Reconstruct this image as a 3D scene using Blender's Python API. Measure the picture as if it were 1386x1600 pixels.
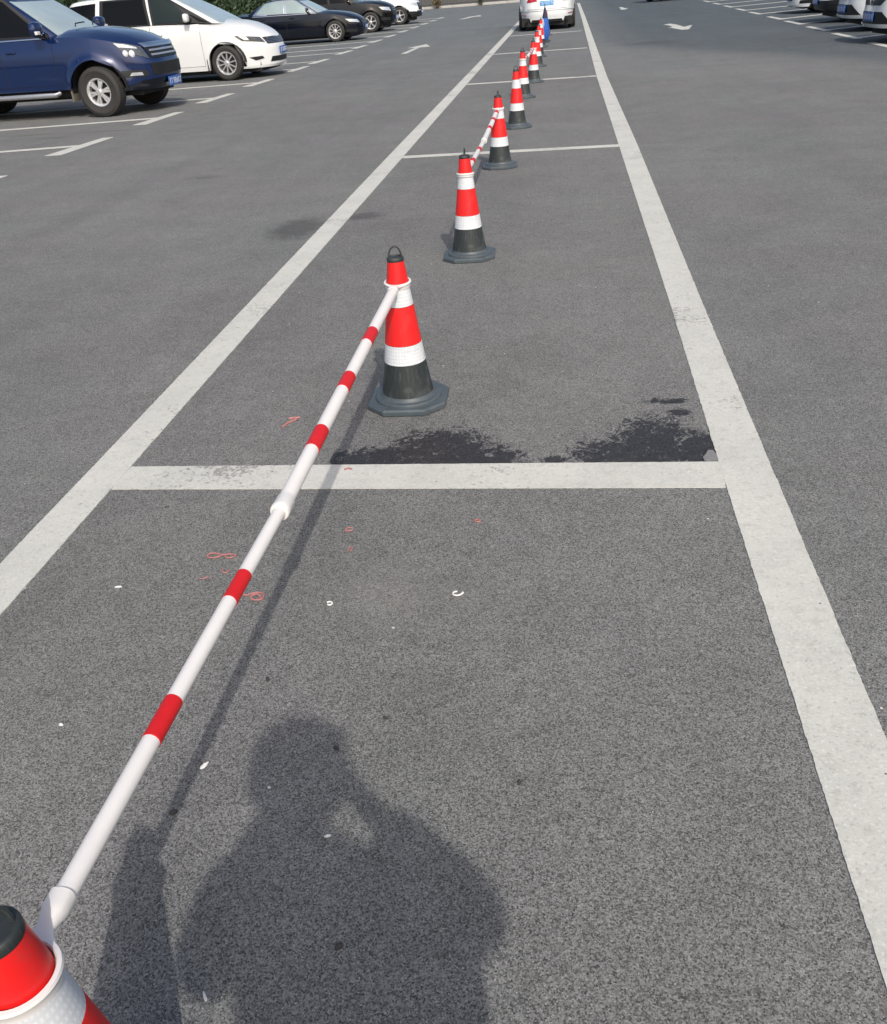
import bpy, bmesh, math, random
from math import radians as RAD, pi as PI, sin, cos
from mathutils import Vector, Matrix, noise
random.seed(7)
S = bpy.context.scene
for o in list(bpy.data.objects): bpy.data.objects.remove(o)

# ---------------------------------------------------------------- camera
cam_d = bpy.data.cameras.new('camera'); cam = bpy.data.objects.new('camera', cam_d)
S.collection.objects.link(cam); S.camera = cam
RX = Vector((9.90831978e-01, 1.15310981e-01, -7.03943874e-02))      # camera right in world
RY = Vector((-4.91435362e-04, -5.17974461e-01, -8.55395941e-01))    # camera down
RZ = Vector((-1.35099040e-01, 8.47588246e-01, -5.13168992e-01))     # camera forward
cam.matrix_world = Matrix(((RX.x, -RY.x, -RZ.x, 0.0), (RX.y, -RY.y, -RZ.y, 0.0), (RX.z, -RY.z, -RZ.z, 1.5), (0, 0, 0, 1)))
cam_d.sensor_fit = 'VERTICAL'; cam_d.sensor_height = 24.0
cam_d.lens = 24.0 * 1374.535 / 1600.0
cam_d.clip_start = 0.02; cam_d.clip_end = 600.0

# ---------------------------------------------------------------- sky and sun
SUN = Vector((0.38, -0.97, 1.0)).normalized()       # direction towards the sun
w = bpy.data.worlds.new('World'); S.world = w; w.use_nodes = True
nt = w.node_tree; nt.nodes.clear()
sky = nt.nodes.new('ShaderNodeTexSky'); sky.sky_type = 'NISHITA'; sky.sun_disc = False
sky.sun_elevation = math.asin(SUN.z); sky.sun_rotation = math.atan2(SUN.x, SUN.y)
sky.air_density = 1.0; sky.dust_density = 4.5; sky.ozone_density = 1.0
bg = nt.nodes.new('ShaderNodeBackground'); bg.inputs['Strength'].default_value = 0.15
wo = nt.nodes.new('ShaderNodeOutputWorld')
nt.links.new(sky.outputs[0], bg.inputs['Color']); nt.links.new(bg.outputs[0], wo.inputs['Surface'])
sl = bpy.data.lights.new('sun', 'SUN'); sl.energy = 2.7; sl.angle = RAD(.9); sl.color = (1.0, 0.94, 0.86)
so = bpy.data.objects.new('sun', sl); S.collection.objects.link(so)
so.rotation_euler = (-SUN).to_track_quat('-Z', 'Y').to_euler()
S.view_settings.view_transform = 'Standard'; S.view_settings.look = 'None'
S.view_settings.exposure = 0.02; S.view_settings.gamma = 1.0

# ---------------------------------------------------------------- helpers
COL = S.collection
def obj(name, bm, mat=None, parent=None, smooth=True, sharp=35):
    me = bpy.data.meshes.new(name)
    bmesh.ops.recalc_face_normals(bm, faces=bm.faces)
    bm.to_mesh(me); bm.free()
    mats = mat if isinstance(mat, (list, tuple)) else [mat]
    for m in mats:
        if m: me.materials.append(m)
    o = bpy.data.objects.new(name, me); COL.objects.link(o)
    if smooth:
        for p in me.polygons: p.use_smooth = True
        try: me.set_sharp_from_angle(angle=RAD(sharp))
        except Exception: pass
    if parent: o.parent = parent
    return o
def tag(o, label, cat, group=None, kind=None):
    o['label'] = label; o['category'] = cat
    if group: o['group'] = group
    if kind: o['kind'] = kind
    return o
def thing(name, label, cat, loc=(0, 0, 0), rz=0, group=None, sc=1.0):
    o = bpy.data.objects.new(name, None); COL.objects.link(o)
    o.location = loc; o.rotation_euler = (0, 0, rz); o.scale = (sc, sc, sc); o.empty_display_size = .2
    return tag(o, label, cat, group)
def copy_tree(o, parent=None):
    kids = [c for c in o.children]
    c = o.copy(); COL.objects.link(c)
    if parent: c.parent = parent
    for k in kids: copy_tree(k, c)
    return c
def box(bm, x0, x1, y0, y1, z0, z1, bev=0, M=None, mi=0):
    vs = [bm.verts.new((x, y, z)) for x in (x0, x1) for y in (y0, y1) for z in (z0, z1)]
    fs = [(0, 1, 3, 2), (4, 6, 7, 5), (0, 4, 5, 1), (2, 3, 7, 6), (0, 2, 6, 4), (1, 5, 7, 3)]
    faces = [bm.faces.new([vs[i] for i in f]) for f in fs]
    for f in faces: f.material_index = mi
    if bev:
        es = {e for f in faces for e in f.edges}
        r = bmesh.ops.bevel(bm, geom=list(es), offset=bev, segments=2, affect='EDGES', profile=.6)
        vs = list({v for f in r['faces'] for v in f.verts} | {v for v in vs if v.is_valid})
    if M:
        for v in vs: v.co = M @ v.co
    return vs
def lathe(bm, prof, n=32, M=None, mi=0, close=True):
    """prof: list of (r, z) about Z"""
    rings = []
    for r, z in prof:
        ring = []
        if r < 1e-6:
            v = bm.verts.new((0, 0, z)); ring = [v] * n
        else:
            for k in range(n):
                a = 2 * PI * k / n; ring.append(bm.verts.new((r * cos(a), r * sin(a), z)))
        rings.append(ring)
    allv = set(v for r in rings for v in r)
    for a, b in zip(rings, rings[1:]):
        for k in range(n):
            q = []
            for v in (a[k], a[(k + 1) % n], b[(k + 1) % n], b[k]):
                if v not in q: q.append(v)
            if len(q) > 2:
                try: bm.faces.new(q).material_index = mi
                except ValueError: pass
    if M:
        for v in allv: v.co = M @ v.co
def tube(bm, pts, r, n=10, cap=True, mi=0):
    pts = [Vector(p) for p in pts]; rs = r if isinstance(r, (list, tuple)) else [r] * len(pts)
    rings = []; up = None
    for i, p in enumerate(pts):
        d = (pts[min(i + 1, len(pts) - 1)] - pts[max(i - 1, 0)]).normalized()
        if up is None:
            up = d.orthogonal().normalized()
        up = (up - d * up.dot(d)).normalized(); s = d.cross(up)
        rings.append([bm.verts.new(p + rs[i] * (cos(2 * PI * k / n) * up + sin(2 * PI * k / n) * s)) for k in range(n)])
    for a, b in zip(rings, rings[1:]):
        for k in range(n):
            bm.faces.new((a[k], a[(k + 1) % n], b[(k + 1) % n], b[k])).material_index = mi
    if cap:
        bm.faces.new(rings[0]).material_index = mi; bm.faces.new(list(reversed(rings[-1]))).material_index = mi
def lerp(a, b, t): return a + (b - a) * t
def interp(tab, x):
    if x <= tab[0][0]: return tab[0][1]
    for (x0, y0), (x1, y1) in zip(tab, tab[1:]):
        if x <= x1:
            t = (x - x0) / (x1 - x0); return y0 + (y1 - y0) * t
    return tab[-1][1]
def sinterp(tab, x):
    """smooth (monotone cubic-ish) interpolation"""
    if x <= tab[0][0]: return tab[0][1]
    n = len(tab)
    for i in range(n - 1):
        x0, y0 = tab[i]; x1, y1 = tab[i + 1]
        if x <= x1:
            def sl(j):
                if j <= 0 or j >= n - 1: return 0 if n < 3 else ((tab[1][1] - tab[0][1]) / (tab[1][0] - tab[0][0]) if j <= 0 else (tab[-1][1] - tab[-2][1]) / (tab[-1][0] - tab[-2][0]))
                a = (tab[j][1] - tab[j - 1][1]) / (tab[j][0] - tab[j - 1][0]); b = (tab[j + 1][1] - tab[j][1]) / (tab[j + 1][0] - tab[j][0])
                return 0 if a * b <= 0 else 2 * a * b / (a + b)
            h = x1 - x0; t = (x - x0) / h; m0 = sl(i) * h; m1 = sl(i + 1) * h
            return (2*t**3 - 3*t*t + 1) * y0 + (t**3 - 2*t*t + t) * m0 + (-2*t**3 + 3*t*t) * y1 + (t**3 - t*t) * m1
    return tab[-1][1]

# ---------------------------------------------------------------- materials
class NT:
    def __init__(s, name):
        s.m = bpy.data.materials.new(name); s.m.use_nodes = True; s.t = s.m.node_tree
        s.b = s.t.nodes['Principled BSDF']
    def n(s, ty, **kw):
        nd = s.t.nodes.new(ty)
        for k, v in kw.items():
            if k in nd.inputs: nd.inputs[k].default_value = v
            else: setattr(nd, k, v)
        return nd
    def l(s, a, b): s.t.links.new(a, b)
    def math(s, op, a, b=None, c=None, clamp=False):
        nd = s.t.nodes.new('ShaderNodeMath'); nd.operation = op; nd.use_clamp = clamp
        for i, v in enumerate((a, b, c)):
            if v is None: continue
            if isinstance(v, (int, float)): nd.inputs[i].default_value = v
            else: s.l(v, nd.inputs[i])
        return nd.outputs[0]
    def mix(s, f, a, b, blend='MIX'):
        nd = s.t.nodes.new('ShaderNodeMix'); nd.data_type = 'RGBA'; nd.blend_type = blend; nd.clamp_factor = True
        for k, v in ((0, f), (6, a), (7, b)):
            if isinstance(v, (int, float)): nd.inputs[k].default_value = v
            elif isinstance(v, tuple): nd.inputs[k].default_value = (*v, 1) if len(v) == 3 else v
            else: s.l(v, nd.inputs[k])
        return nd.outputs[2]
    def noise(s, vec, scale, detail=2, rough=.5, dist=0):
        nd = s.n('ShaderNodeTexNoise'); nd.inputs['Scale'].default_value = scale; nd.inputs['Detail'].default_value = detail
        nd.inputs['Roughness'].default_value = rough; nd.inputs['Distortion'].default_value = dist
        if vec is not None: s.l(vec, nd.inputs['Vector'])
        return nd.outputs['Fac']
    def ramp(s, f, stops):
        nd = s.n('ShaderNodeValToRGB'); s.l(f, nd.inputs[0]); cr = nd.color_ramp
        while len(cr.elements) < len(stops): cr.elements.new(.5)
        for e, (p, c) in zip(cr.elements, stops):
            e.position = p; e.color = (c, c, c, 1) if isinstance(c, (int, float)) else (*c, 1)
        return nd.outputs[0]
    def bump(s, h, strength=.3, dist=.01):
        nd = s.n('ShaderNodeBump'); nd.inputs['Strength'].default_value = strength; nd.inputs['Distance'].default_value = dist
        s.l(h, nd.inputs['Height']); s.l(nd.outputs[0], s.b.inputs['Normal'])

def plain(name, col, rough=.5, metal=0.0, coat=0.0, var=.12, scale=30, spec=.5, bump=0, coatr=.05):
    t = NT(name); tc = t.n('ShaderNodeTexCoord').outputs['Object']
    f = t.noise(tc, scale, 4, .6)
    c1 = tuple(c * (1 - var) for c in col); c2 = tuple(min(1, c * (1 + var)) for c in col)
    t.l(t.mix(f, c1, c2), t.b.inputs['Base Color'])
    t.b.inputs['Roughness'].default_value = rough; t.b.inputs['Metallic'].default_value = metal
    t.b.inputs['Coat Weight'].default_value = coat; t.b.inputs['Coat Roughness'].default_value = coatr
    t.b.inputs['Specular IOR Level'].default_value = spec
    if bump: t.bump(f, bump, .003)
    return t.m

def asphalt():
    t = NT('asphalt'); g = t.n('ShaderNodeNewGeometry'); P = g.outputs['Position']
    sp = t.n('ShaderNodeSeparateXYZ'); t.l(P, sp.inputs[0]); X, Y = sp.outputs[0], sp.outputs[1]
    n1 = t.noise(P, 330, 2, .55)
    vo = t.n('ShaderNodeTexVoronoi'); vo.inputs['Scale'].default_value = 300; t.l(P, vo.inputs['Vector'])
    cell = t.n('ShaderNodeSeparateColor'); t.l(vo.outputs['Color'], cell.inputs[0])
    n3 = t.noise(P, 75, 3, .7)
    grain = t.math('ADD', t.math('ADD', t.math('MULTIPLY', n1, .55), t.math('MULTIPLY', cell.outputs[0], .35)), t.math('MULTIPLY', t.math('SUBTRACT', n3, .25), .22))
    gr = t.ramp(grain, [(.30, .040), (.41, .108), (.52, .160), (.64, .215), (.80, .32)])
    big = t.noise(P, .35, 5, .6); mid = t.noise(P, 2.2, 5, .65)
    tone = t.math('ADD', t.math('MULTIPLY', t.math('SUBTRACT', big, .5), .5), t.math('MULTIPLY', t.math('SUBTRACT', mid, .5), .5))
    tone = t.math('ADD', tone, t.math('MULTIPLY', t.math('SUBTRACT', t.noise(P, 13, 6, .85), .5), .75))
    tone = t.math('ADD', tone, 1.0)
    # distance-independent colour: lane asphalt slightly warm, the outer asphalt cooler
    lane = t.math('MULTIPLY', t.math('COMPARE', X, -.55, 1.25), 1.0)
    warm = t.mix(t.math('MULTIPLY', lane, .6), (.985, 1.02, .985), (1.03, 1.03, .985))
    hue = t.noise(P, .8, 3, .5)
    warm = t.mix(t.ramp(hue, [(.42, 0.0), (.6, 1.0)]), warm, (1.03, 1.02, 1.0))
    col = t.mix(1.0, gr, warm, 'MULTIPLY')
    tn = t.n('ShaderNodeCombineColor')
    for i in range(3): t.l(tone, tn.inputs[i])
    col = t.mix(1.0, col, tn.outputs[0], 'MULTIPLY')
    # older, smoother blue-grey surface farther along the right-hand road
    wob = t.math('MULTIPLY', t.math('SUBTRACT', t.noise(P, .35, 3, .5), .5), 4.5)
    edge = t.math('ADD', t.math('ADD', Y, t.math('MULTIPLY', X, 2.1)), wob)
    pm = t.n('ShaderNodeMapRange'); pm.interpolation_type = 'SMOOTHSTEP'; t.l(edge, pm.inputs[0])
    pm.inputs[1].default_value = 24.2; pm.inputs[2].default_value = 27.6
    rightside = t.n('ShaderNodeMapRange'); t.l(X, rightside.inputs[0]); rightside.inputs[1].default_value = .4; rightside.inputs[2].default_value = 2.2
    pmask = t.math('MULTIPLY', pm.outputs[0], rightside.outputs[0])
    col = t.mix(t.math('MULTIPLY', pmask, 1.0), col, t.mix(1.0, col, (.57, .635, .69), 'MULTIPLY'))
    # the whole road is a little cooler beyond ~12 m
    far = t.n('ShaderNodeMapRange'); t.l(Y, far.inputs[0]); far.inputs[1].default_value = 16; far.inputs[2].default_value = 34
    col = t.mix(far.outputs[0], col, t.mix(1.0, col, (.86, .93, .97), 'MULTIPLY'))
    # pale dusty area in the near bay, and scattered pale smudges
    def ell(cx, cy, rx, ry):
        a = t.math('DIVIDE', t.math('SUBTRACT', X, cx), rx); b = t.math('DIVIDE', t.math('SUBTRACT', Y, cy), ry)
        return t.math('SUBTRACT', 1.0, t.math('SQRT', t.math('ADD', t.math('MULTIPLY', a, a), t.math('MULTIPLY', b, b))))
    dn = t.noise(P, 7, 5, .7)
    dust = t.math('MULTIPLY', t.math('ADD', ell(-.50, 2.02, .36, .22), t.math('MULTIPLY', t.math('SUBTRACT', dn, .5), 1.6)), 1.3, clamp=True)
    col = t.mix(t.math('MULTIPLY', dust, .16), col, (.30, .28, .25))
    # pits between the stones and single pale stones
    pv = t.n('ShaderNodeTexVoronoi'); pv.inputs['Scale'].default_value = 190; t.l(P, pv.inputs['Vector'])
    pc = t.n('ShaderNodeSeparateColor'); t.l(pv.outputs['Color'], pc.inputs[0])
    pit = t.math('MULTIPLY', t.math('LESS_THAN', pv.outputs['Distance'], .34), t.math('GREATER_THAN', pc.outputs[0], .80))
    col = t.mix(t.math('MULTIPLY', pit, .62), col, (.022, .022, .023))
    sto = t.math('MULTIPLY', t.math('LESS_THAN', pv.outputs['Distance'], .30), t.math('GREATER_THAN', pc.outputs[1], .90))
    col = t.mix(t.math('MULTIPLY', sto, .6), col, (.40, .39, .37))
    # faint polished wheel tracks running along the road
    mp = t.n('ShaderNodeMapping'); t.l(P, mp.inputs[0]); mp.inputs['Scale'].default_value = (1.5, .06, 1)
    trk = t.noise(mp.outputs[0], 1.0, 4, .6)
    col = t.mix(t.ramp(trk, [(.50, 0.0), (.66, .5)]), col, t.mix(1.0, col, (.84, .84, .85), 'MULTIPLY'))
    # light chips and dark specks
    chip = t.n('ShaderNodeTexVoronoi'); chip.inputs['Scale'].default_value = 11; t.l(P, chip.inputs['Vector'])
    chc = t.n('ShaderNodeSeparateColor'); t.l(chip.outputs['Color'], chc.inputs[0])
    isch = t.math('MULTIPLY', t.math('LESS_THAN', chip.outputs['Distance'], .045), t.math('GREATER_THAN', chc.outputs[0], .86))
    col = t.mix(isch, col, (.55, .54, .5))
    chip2 = t.n('ShaderNodeTexVoronoi'); chip2.inputs['Scale'].default_value = 3.1; t.l(P, chip2.inputs['Vector'])
    ch2 = t.n('ShaderNodeSeparateColor'); t.l(chip2.outputs['Color'], ch2.inputs[0])
    spot = t.math('ADD', chip2.outputs['Distance'], t.math('MULTIPLY', t.noise(P, 60, 3, .6), .09))
    isd = t.math('MULTIPLY', t.math('LESS_THAN', spot, .072), t.math('GREATER_THAN', ch2.outputs[1], .72))
    col = t.mix(t.math('MULTIPLY', isd, .75), col, (.03, .03, .03))
    # dried oil smudges either side of the left line
    def soft(e, k, nz): return t.math('MULTIPLY', t.math('ADD', e, nz), k, clamp=True)
    nz = t.math('MULTIPLY', t.math('SUBTRACT', t.noise(P, 9, 7, .85), .5), 1.7)
    oil = t.math('MAXIMUM', soft(ell(-1.99, 6.62, .25, .42), 2.0, nz), soft(ell(-1.54, 6.92, .21, .16), 1.7, nz))
    for (cx, cy, rx, ry) in ((-7.3, 12.9, .35, .12), (-7.9, 13.4, .6, .12), (-6.6, 13.3, .7, .1), (-3.6, 9.0, .25, .15), (-7.8, 18.3, .8, .12), (4.5, 36.5, .9, .25), (2.6, 37, .8, .3), (4.9, 27.5, .7, .2), (2.0, 23.5, 1.0, .8)):
        oil = t.math('MAXIMUM', oil, soft(ell(cx, cy, rx, ry), .8, nz))
    col = t.mix(t.math('MULTIPLY', oil, .55), col, (.035, .035, .036))
    # wet patches against the cross line
    wn = t.math('ADD', t.math('MULTIPLY', t.math('SUBTRACT', t.noise(P, 21, 6, .8, 1.4), .5), 6.5), t.math('MULTIPLY', t.math('SUBTRACT', t.noise(P, 95, 2, .6), .5), 1.5))
    wet = None
    for (cx, cy, rx, ry) in ((-.66, 2.85, .26, .13), (-.90, 2.88, .11, .06), (-.45, 2.93, .22, .20), (-.30, 2.85, .18, .12),
                             (.19, 2.88, .17, .15), (.34, 2.95, .18, .25), (.47, 2.90, .16, .19), (-.03, 2.84, .05, .035), (.42, 3.34, .09, .03), (.45, 3.23, .05, .04)):
        e = ell(cx, cy, rx, ry); wet = e if wet is None else t.math('MAXIMUM', wet, e)
    wet = t.math('ADD', t.math('MULTIPLY', t.math('MINIMUM', wet, .48), 1.9), wn)
    win = t.math('MULTIPLY', t.math('COMPARE', X, -.15, .72), t.math('COMPARE', Y, 3.05, .5))
    wetm = t.math('MULTIPLY', t.math('MULTIPLY', t.math('SUBTRACT', wet, .22), 10.0, clamp=True), win)
    col = t.mix(t.math('MULTIPLY', wetm, .93), col, t.mix(1.0, col, (.15, .142, .16), 'MULTIPLY'))
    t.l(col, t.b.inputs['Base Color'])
    t.l(t.math('SUBTRACT', .88, t.math('MULTIPLY', wetm, .33)), t.b.inputs['Roughness'])
    t.b.inputs['Specular IOR Level'].default_value = .35
    t.bump(grain, .35, .003)
    return t.m

def road_paint(worn=.25):
    t = NT('white_road_paint'); P = t.n('ShaderNodeNewGeometry').outputs['Position']
    a = t.noise(P, 3.0, 6, .7); b = t.noise(P, 120, 3, .6); c = t.noise(P, 22, 5, .7)
    base = t.mix(t.ramp(a, [(.35, 0.0), (.7, 1.0)]), (.55, .55, .505), (.465, .468, .432))
    base = t.mix(t.math('MULTIPLY', t.ramp(c, [(.52, 0.0), (.68, 1.0)]), worn * 1.7), base, (.33, .32, .295))
    base = t.mix(t.ramp(b, [(.57, 0.0), (.72, .6)]), base, (.70, .69, .65))
    base = t.mix(t.ramp(b, [(.28, .6), (.42, 0.0)]), base, (.27, .26, .25))
    vo = t.n('ShaderNodeTexVoronoi'); vo.inputs['Scale'].default_value = 16; t.l(P, vo.inputs['Vector'])
    cc = t.n('ShaderNodeSeparateColor'); t.l(vo.outputs['Color'], cc.inputs[0])
    base = t.mix(t.math('MULTIPLY', t.math('LESS_THAN', vo.outputs['Distance'], .05), t.math('GREATER_THAN', cc.outputs[0], .8)), base, (.12, .12, .12))
    wear = t.math('ADD', t.math('MULTIPLY', t.noise(P, 1.3, 5, .7), .55), t.math('MULTIPLY', t.noise(P, 48, 5, .75), .45))
    base = t.mix(t.ramp(wear, [(.565, 0.0), (.60, .8)]), base, (.20, .195, .19))
    t.l(base, t.b.inputs['Base Color']); t.b.inputs['Roughness'].default_value = .75
    t.bump(t.math('ADD', b, t.math('MULTIPLY', c, .5)), .35, .003)
    return t.m
M_ASPH = asphalt(); M_PAINT = road_paint()

def cone_mat(name, col, rough, grid=False, streak=None, var=.1):
    t = NT(name); tc = t.n('ShaderNodeTexCoord').outputs['Object']
    sp = t.n('ShaderNodeSeparateXYZ'); t.l(tc, sp.inputs[0])
    ang = t.math('ARCTAN2', sp.outputs[1], sp.outputs[0])
    cv = t.n('ShaderNodeCombineXYZ'); t.l(t.math('MULTIPLY', ang, 12.0), cv.inputs[0]); t.l(t.math('MULTIPLY', sp.outputs[2], 5.0), cv.inputs[2])
    f = t.noise(tc, 25, 5, .6)
    c = t.mix(f, tuple(x * (1 - var) for x in col), tuple(min(1, x * (1 + var)) for x in col))
    if not streak:
        d = t.noise(tc, 14, 6, .75, .5)
        c = t.mix(t.ramp(d, [(.50, 0.0), (.72, .55)]), c, tuple(x * .55 + .04 for x in col))
    if streak:
        s = t.noise(cv.outputs[0], 2.2, 6, .8, .4)
        c = t.mix(t.ramp(s, [(.55, 0.0), (.66, .42)]), c, streak)
        c = t.mix(t.ramp(t.noise(tc, 9, 5, .7), [(.5, 0.0), (.72, .45)]), c, tuple(x * .7 for x in streak))
    if grid:
        # moulded reflective cells: vertical ribs broken into short cells
        u = t.math('FRACT', t.math('MULTIPLY', ang, 6.5)); v = t.math('FRACT', t.math('MULTIPLY', sp.outputs[2], 70.0))
        cu = t.math('GREATER_THAN', t.math('ABSOLUTE', t.math('SUBTRACT', u, .5)), .40)
        cvv = t.math('GREATER_THAN', t.math('ABSOLUTE', t.math('SUBTRACT', v, .5)), .33)
        cell = t.math('MAXIMUM', cu, cvv)
        c = t.mix(t.math('MULTIPLY', cell, .17), c, tuple(x * .60 for x in col))
        c = t.mix(t.math('MULTIPLY', t.math('MULTIPLY', t.math('LESS_THAN', t.math('ABSOLUTE', t.math('SUBTRACT', u, .5)), .12), t.math('LESS_THAN', t.math('ABSOLUTE', t.math('SUBTRACT', v, .5)), .2)), .45), c, (.88, .90, .92))
        t.bump(cell, .5, .0015)
    t.l(c, t.b.inputs['Base Color']); t.b.inputs['Roughness'].default_value = rough
    return t.m
M_CRED = cone_mat('red_reflective_sheet', (.74, .012, .012), .42, var=.06)
M_CWHT = cone_mat('white_reflective_sheet', (.66, .69, .72), .35, grid=True, var=.05)
M_CBLK = cone_mat('black_rubber', (.020, .026, .027), .55, streak=(.20, .22, .22), var=.25)
M_CBASE = cone_mat('black_rubber_base', (.060, .078, .090), .50, streak=(.15, .17, .18), var=.25)
M_PVC = plain('white_pvc', (.74, .72, .70), .38, var=.08, scale=9)
M_PRED = plain('red_tape', (.58, .014, .018), .45, var=.1, scale=60, spec=.25)

# ---------------------------------------------------------------- ground and markings
def sheet(name, polys, mat, z, ragged=0, parent=None):
    bm = bmesh.new()
    for pl in polys:
        pts = [Vector((x, y, 0)) for x, y in pl]
        if ragged:
            out = []
            for a, b in zip(pts, pts[1:] + pts[:1]):
                L = (b - a).length; n = max(1, min(2600, int(L / .012))); nn = Vector((-(b - a).y, (b - a).x, 0)).normalized()
                for k in range(n):
                    p = a.lerp(b, k / n)
                    off = (noise.noise(Vector((p.x * 14, p.y * 14, 3.1))) * .35 + noise.noise(Vector((p.x * 60, p.y * 60, 1))) * .75) * ragged if k else 0
                    out.append(p + nn * off)
            pts = out
        top = [bm.verts.new((p.x, p.y, z)) for p in pts]
        f = bm.faces.new(top)
        r = bmesh.ops.extrude_face_region(bm, geom=[f])
        for v in [g for g in r['geom'] if isinstance(g, bmesh.types.BMVert)]: v.co.z = -.002
    return obj(name, bm, mat, parent, smooth=False)
bm = bmesh.new()
f = [bm.verts.new(p) for p in ((-200, -60, 0), (200, -60, 0), (200, 320, 0), (-200, 320, 0))]; bm.faces.new(f)
g = obj('road', bm, M_ASPH, smooth=False); g['kind'] = 'structure'

R_ = .003
mk = []
mk.append([(-1.812, -4), (-1.645, -4), (-1.645, 2.0), (-1.643, 18), (-1.63, 34), (-1.63, 60), (-1.80, 60), (-1.80, 34), (-1.815, 10), (-1.80, 2.79)])
mk.append([(.538, -4), (.708, -4), (.708, 1.495), (.710, 4.5), (.730, 9.5), (.72, 16.4), (.86, 38.5), (.96, 60), (.80, 60), (.70, 38.4), (.555, 16.5), (.55, 9.5), (.548, 4.5), (.538, 2.6)])
lines = sheet('lane_line', mk, M_PAINT, .0028, .0035); lines['kind'] = 'structure'
cr = [[(-1.643, 2.637), (.536, 2.632), (.545, 2.815), (-1.643, 2.812)]]
for y0, wd in ((9.56, .13), (16.66, .15), (23.35, .15), (30.6, .15)):
    cr.append([(-1.64, y0 - wd / 2 + .0), (.55, y0 - wd / 2 - .02), (.55, y0 + wd / 2 - .02), (-1.64, y0 + wd / 2 + .0)])
o = sheet('bay_cross_line', cr, M_PAINT, .0024, .003); o['kind'] = 'structure'
# left stall markings: a short bar across the end of each long line
ly = [9.1, 11.85, 14.52, 17.2, 19.93, 23.05, 25.27, 28.4, 30.7, 33.5, 36.5, 39.6, 42.8, 46, 49.2, 52.4]
st = []
for i, y in enumerate(ly):
    h = .70; dx = .05
    st.append([(-6.44 - .04, y - h), (-6.26, y - h), (-6.20, y + h), (-6.36, y + h)])
    st.append([(-6.42, y - .02), (-6.42, y + .10), (-11.6, y + .10 - .62), (-11.6, y - .02 - .62)])
o = sheet('stall_line', st, M_PAINT, .0042, .003); o['kind'] = 'structure'; o['label'] = 'white T shaped stall lines along the left row of parked cars'
ry = [18.5, 21.45, 24.2, 27.1, 29.85, 33.4, 36.5, 39.9, 43.4, 47, 50.6]
st = []
for i, y in enumerate(ry):
    xo = 5.66 + i * .08
    st.append([(xo - .02, y + .95), (xo + .12, y + .95), (xo + .14, y - .85), (xo - .02, y - .85)])
    st.append([(xo + .14, y - .72), (xo + .14, y - .52), (xo + 5.6, y + 2.5), (xo + 5.6, y + 2.3)])
o = sheet('stall_line', st, M_PAINT, .0042, .004); o['kind'] = 'structure'; o['label'] = 'white angled stall lines along the right row of parked cars'
ar = [[(-4.26, 25.9), (-4.10, 25.9), (-4.05, 28.2), (-3.78, 28.2), (-4.05, 29.5), (-4.42, 28.2), (-4.20, 28.2)],
      [(-4.95, 48.2), (-4.72, 48.2), (-4.4, 50.4), (-4.05, 50.4), (-4.25, 51.9), (-4.85, 50.4), (-4.6, 50.4)],
      [(3.16, 27.5), (3.36, 27.6), (3.66, 29.4), (3.36, 28.75), (3.30, 30.2), (3.20, 30.9), (2.98, 30.7), (3.08, 29.9), (3.08, 29.0), (2.95, 29.0), (3.04, 28.4)],
      [(2.50, 45.2), (2.62, 44.6), (2.9, 46.2), (2.75, 46.3), (2.72, 48.0), (2.58, 48.0), (2.55, 46.3)]]
o = sheet('lane_arrow', ar, M_PAINT, .0044, .003); o['kind'] = 'structure'

# ---------------------------------------------------------------- traffic cones
def cr_(z):   # cone radius at height z
    return interp([(.03, .110), (.19, .0840), (.43, .0525), (.60, .0300)], z)
def make_cone():
    t = thing('traffic_cone', 'x', 'traffic cone', group='traffic cones along the middle of the lane')
    # base plate: square with cut corners, rounded top edge, raised round step
    bm = bmesh.new()
    h, c = .163, .076
    def octo(s, z, cc): 
        a = h * s; return [bm.verts.new((x, y, z)) for x, y in ((-a + cc, -a), (a - cc, -a), (a, -a + cc), (a, a - cc), (a - cc, a), (-a + cc, a), (-a, a - cc), (-a, -a + cc))]
    rs = [octo(.985, .0, c), octo(1.0, .004, c), octo(1.0, .019, c), octo(.955, .026, c * .96)]
    for a, b in zip(rs, rs[1:]):
        for k in range(8): bm.faces.new((a[k], a[(k + 1) % 8], b[(k + 1) % 8], b[k]))
    bm.faces.new(rs[-1]); bm.faces.new(list(reversed(rs[0])))
    lathe(bm, [(.140, .0240), (.1385, .033), (.135, .0365), (.124, .0385), (.120, .0375), (.117, .039), (.112, .046), (.109, .052), (.0, .053)], 48)
    base = obj('base', bm, M_CBASE, t, sharp=28)
    def band(name, z0, z1, dr, m, name2=None):
        bm = bmesh.new(); n = 10
        pr = [(cr_(z0), z0)] + [(cr_(lerp(z0, z1, k / n)) + dr, lerp(z0, z1, k / n)) for k in range(n + 1)] + [(cr_(z1), z1)]
        lathe(bm, pr, 48)
        return obj(name, bm, m, t, sharp=50)
    # rubber body, with the capped top
    bm = bmesh.new()
    lathe(bm, [(cr_(z), z) for z in (.046, .10, .15, .1870, .30, .42, .51, .590)] + [(.0335, .592), (.0332, .600), (.0320, .6055), (.0280, .6085), (.0240, .6080), (.0225, .6055), (.0, .6055)], 48)
    obj('body', bm, M_CBLK, t, sharp=50)
    band('white_band', .187, .2635, .0012, M_CWHT)
    band('red_band', .2655, .418, .0014, M_CRED)
    band('white_band', .420, .508, .0012, M_CWHT)
    band('red_band', .510, .592, .0014, M_CRED)
    bm = bmesh.new()
    pts = [(.0240 * cos(a), 0, .6060 + .040 * sin(a)) for a in [PI * k / 14 for k in range(15)]]
    tube(bm, pts, .0036, 8)
    obj('carrying_loop', bm, M_CBLK, t)
    return t
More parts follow.
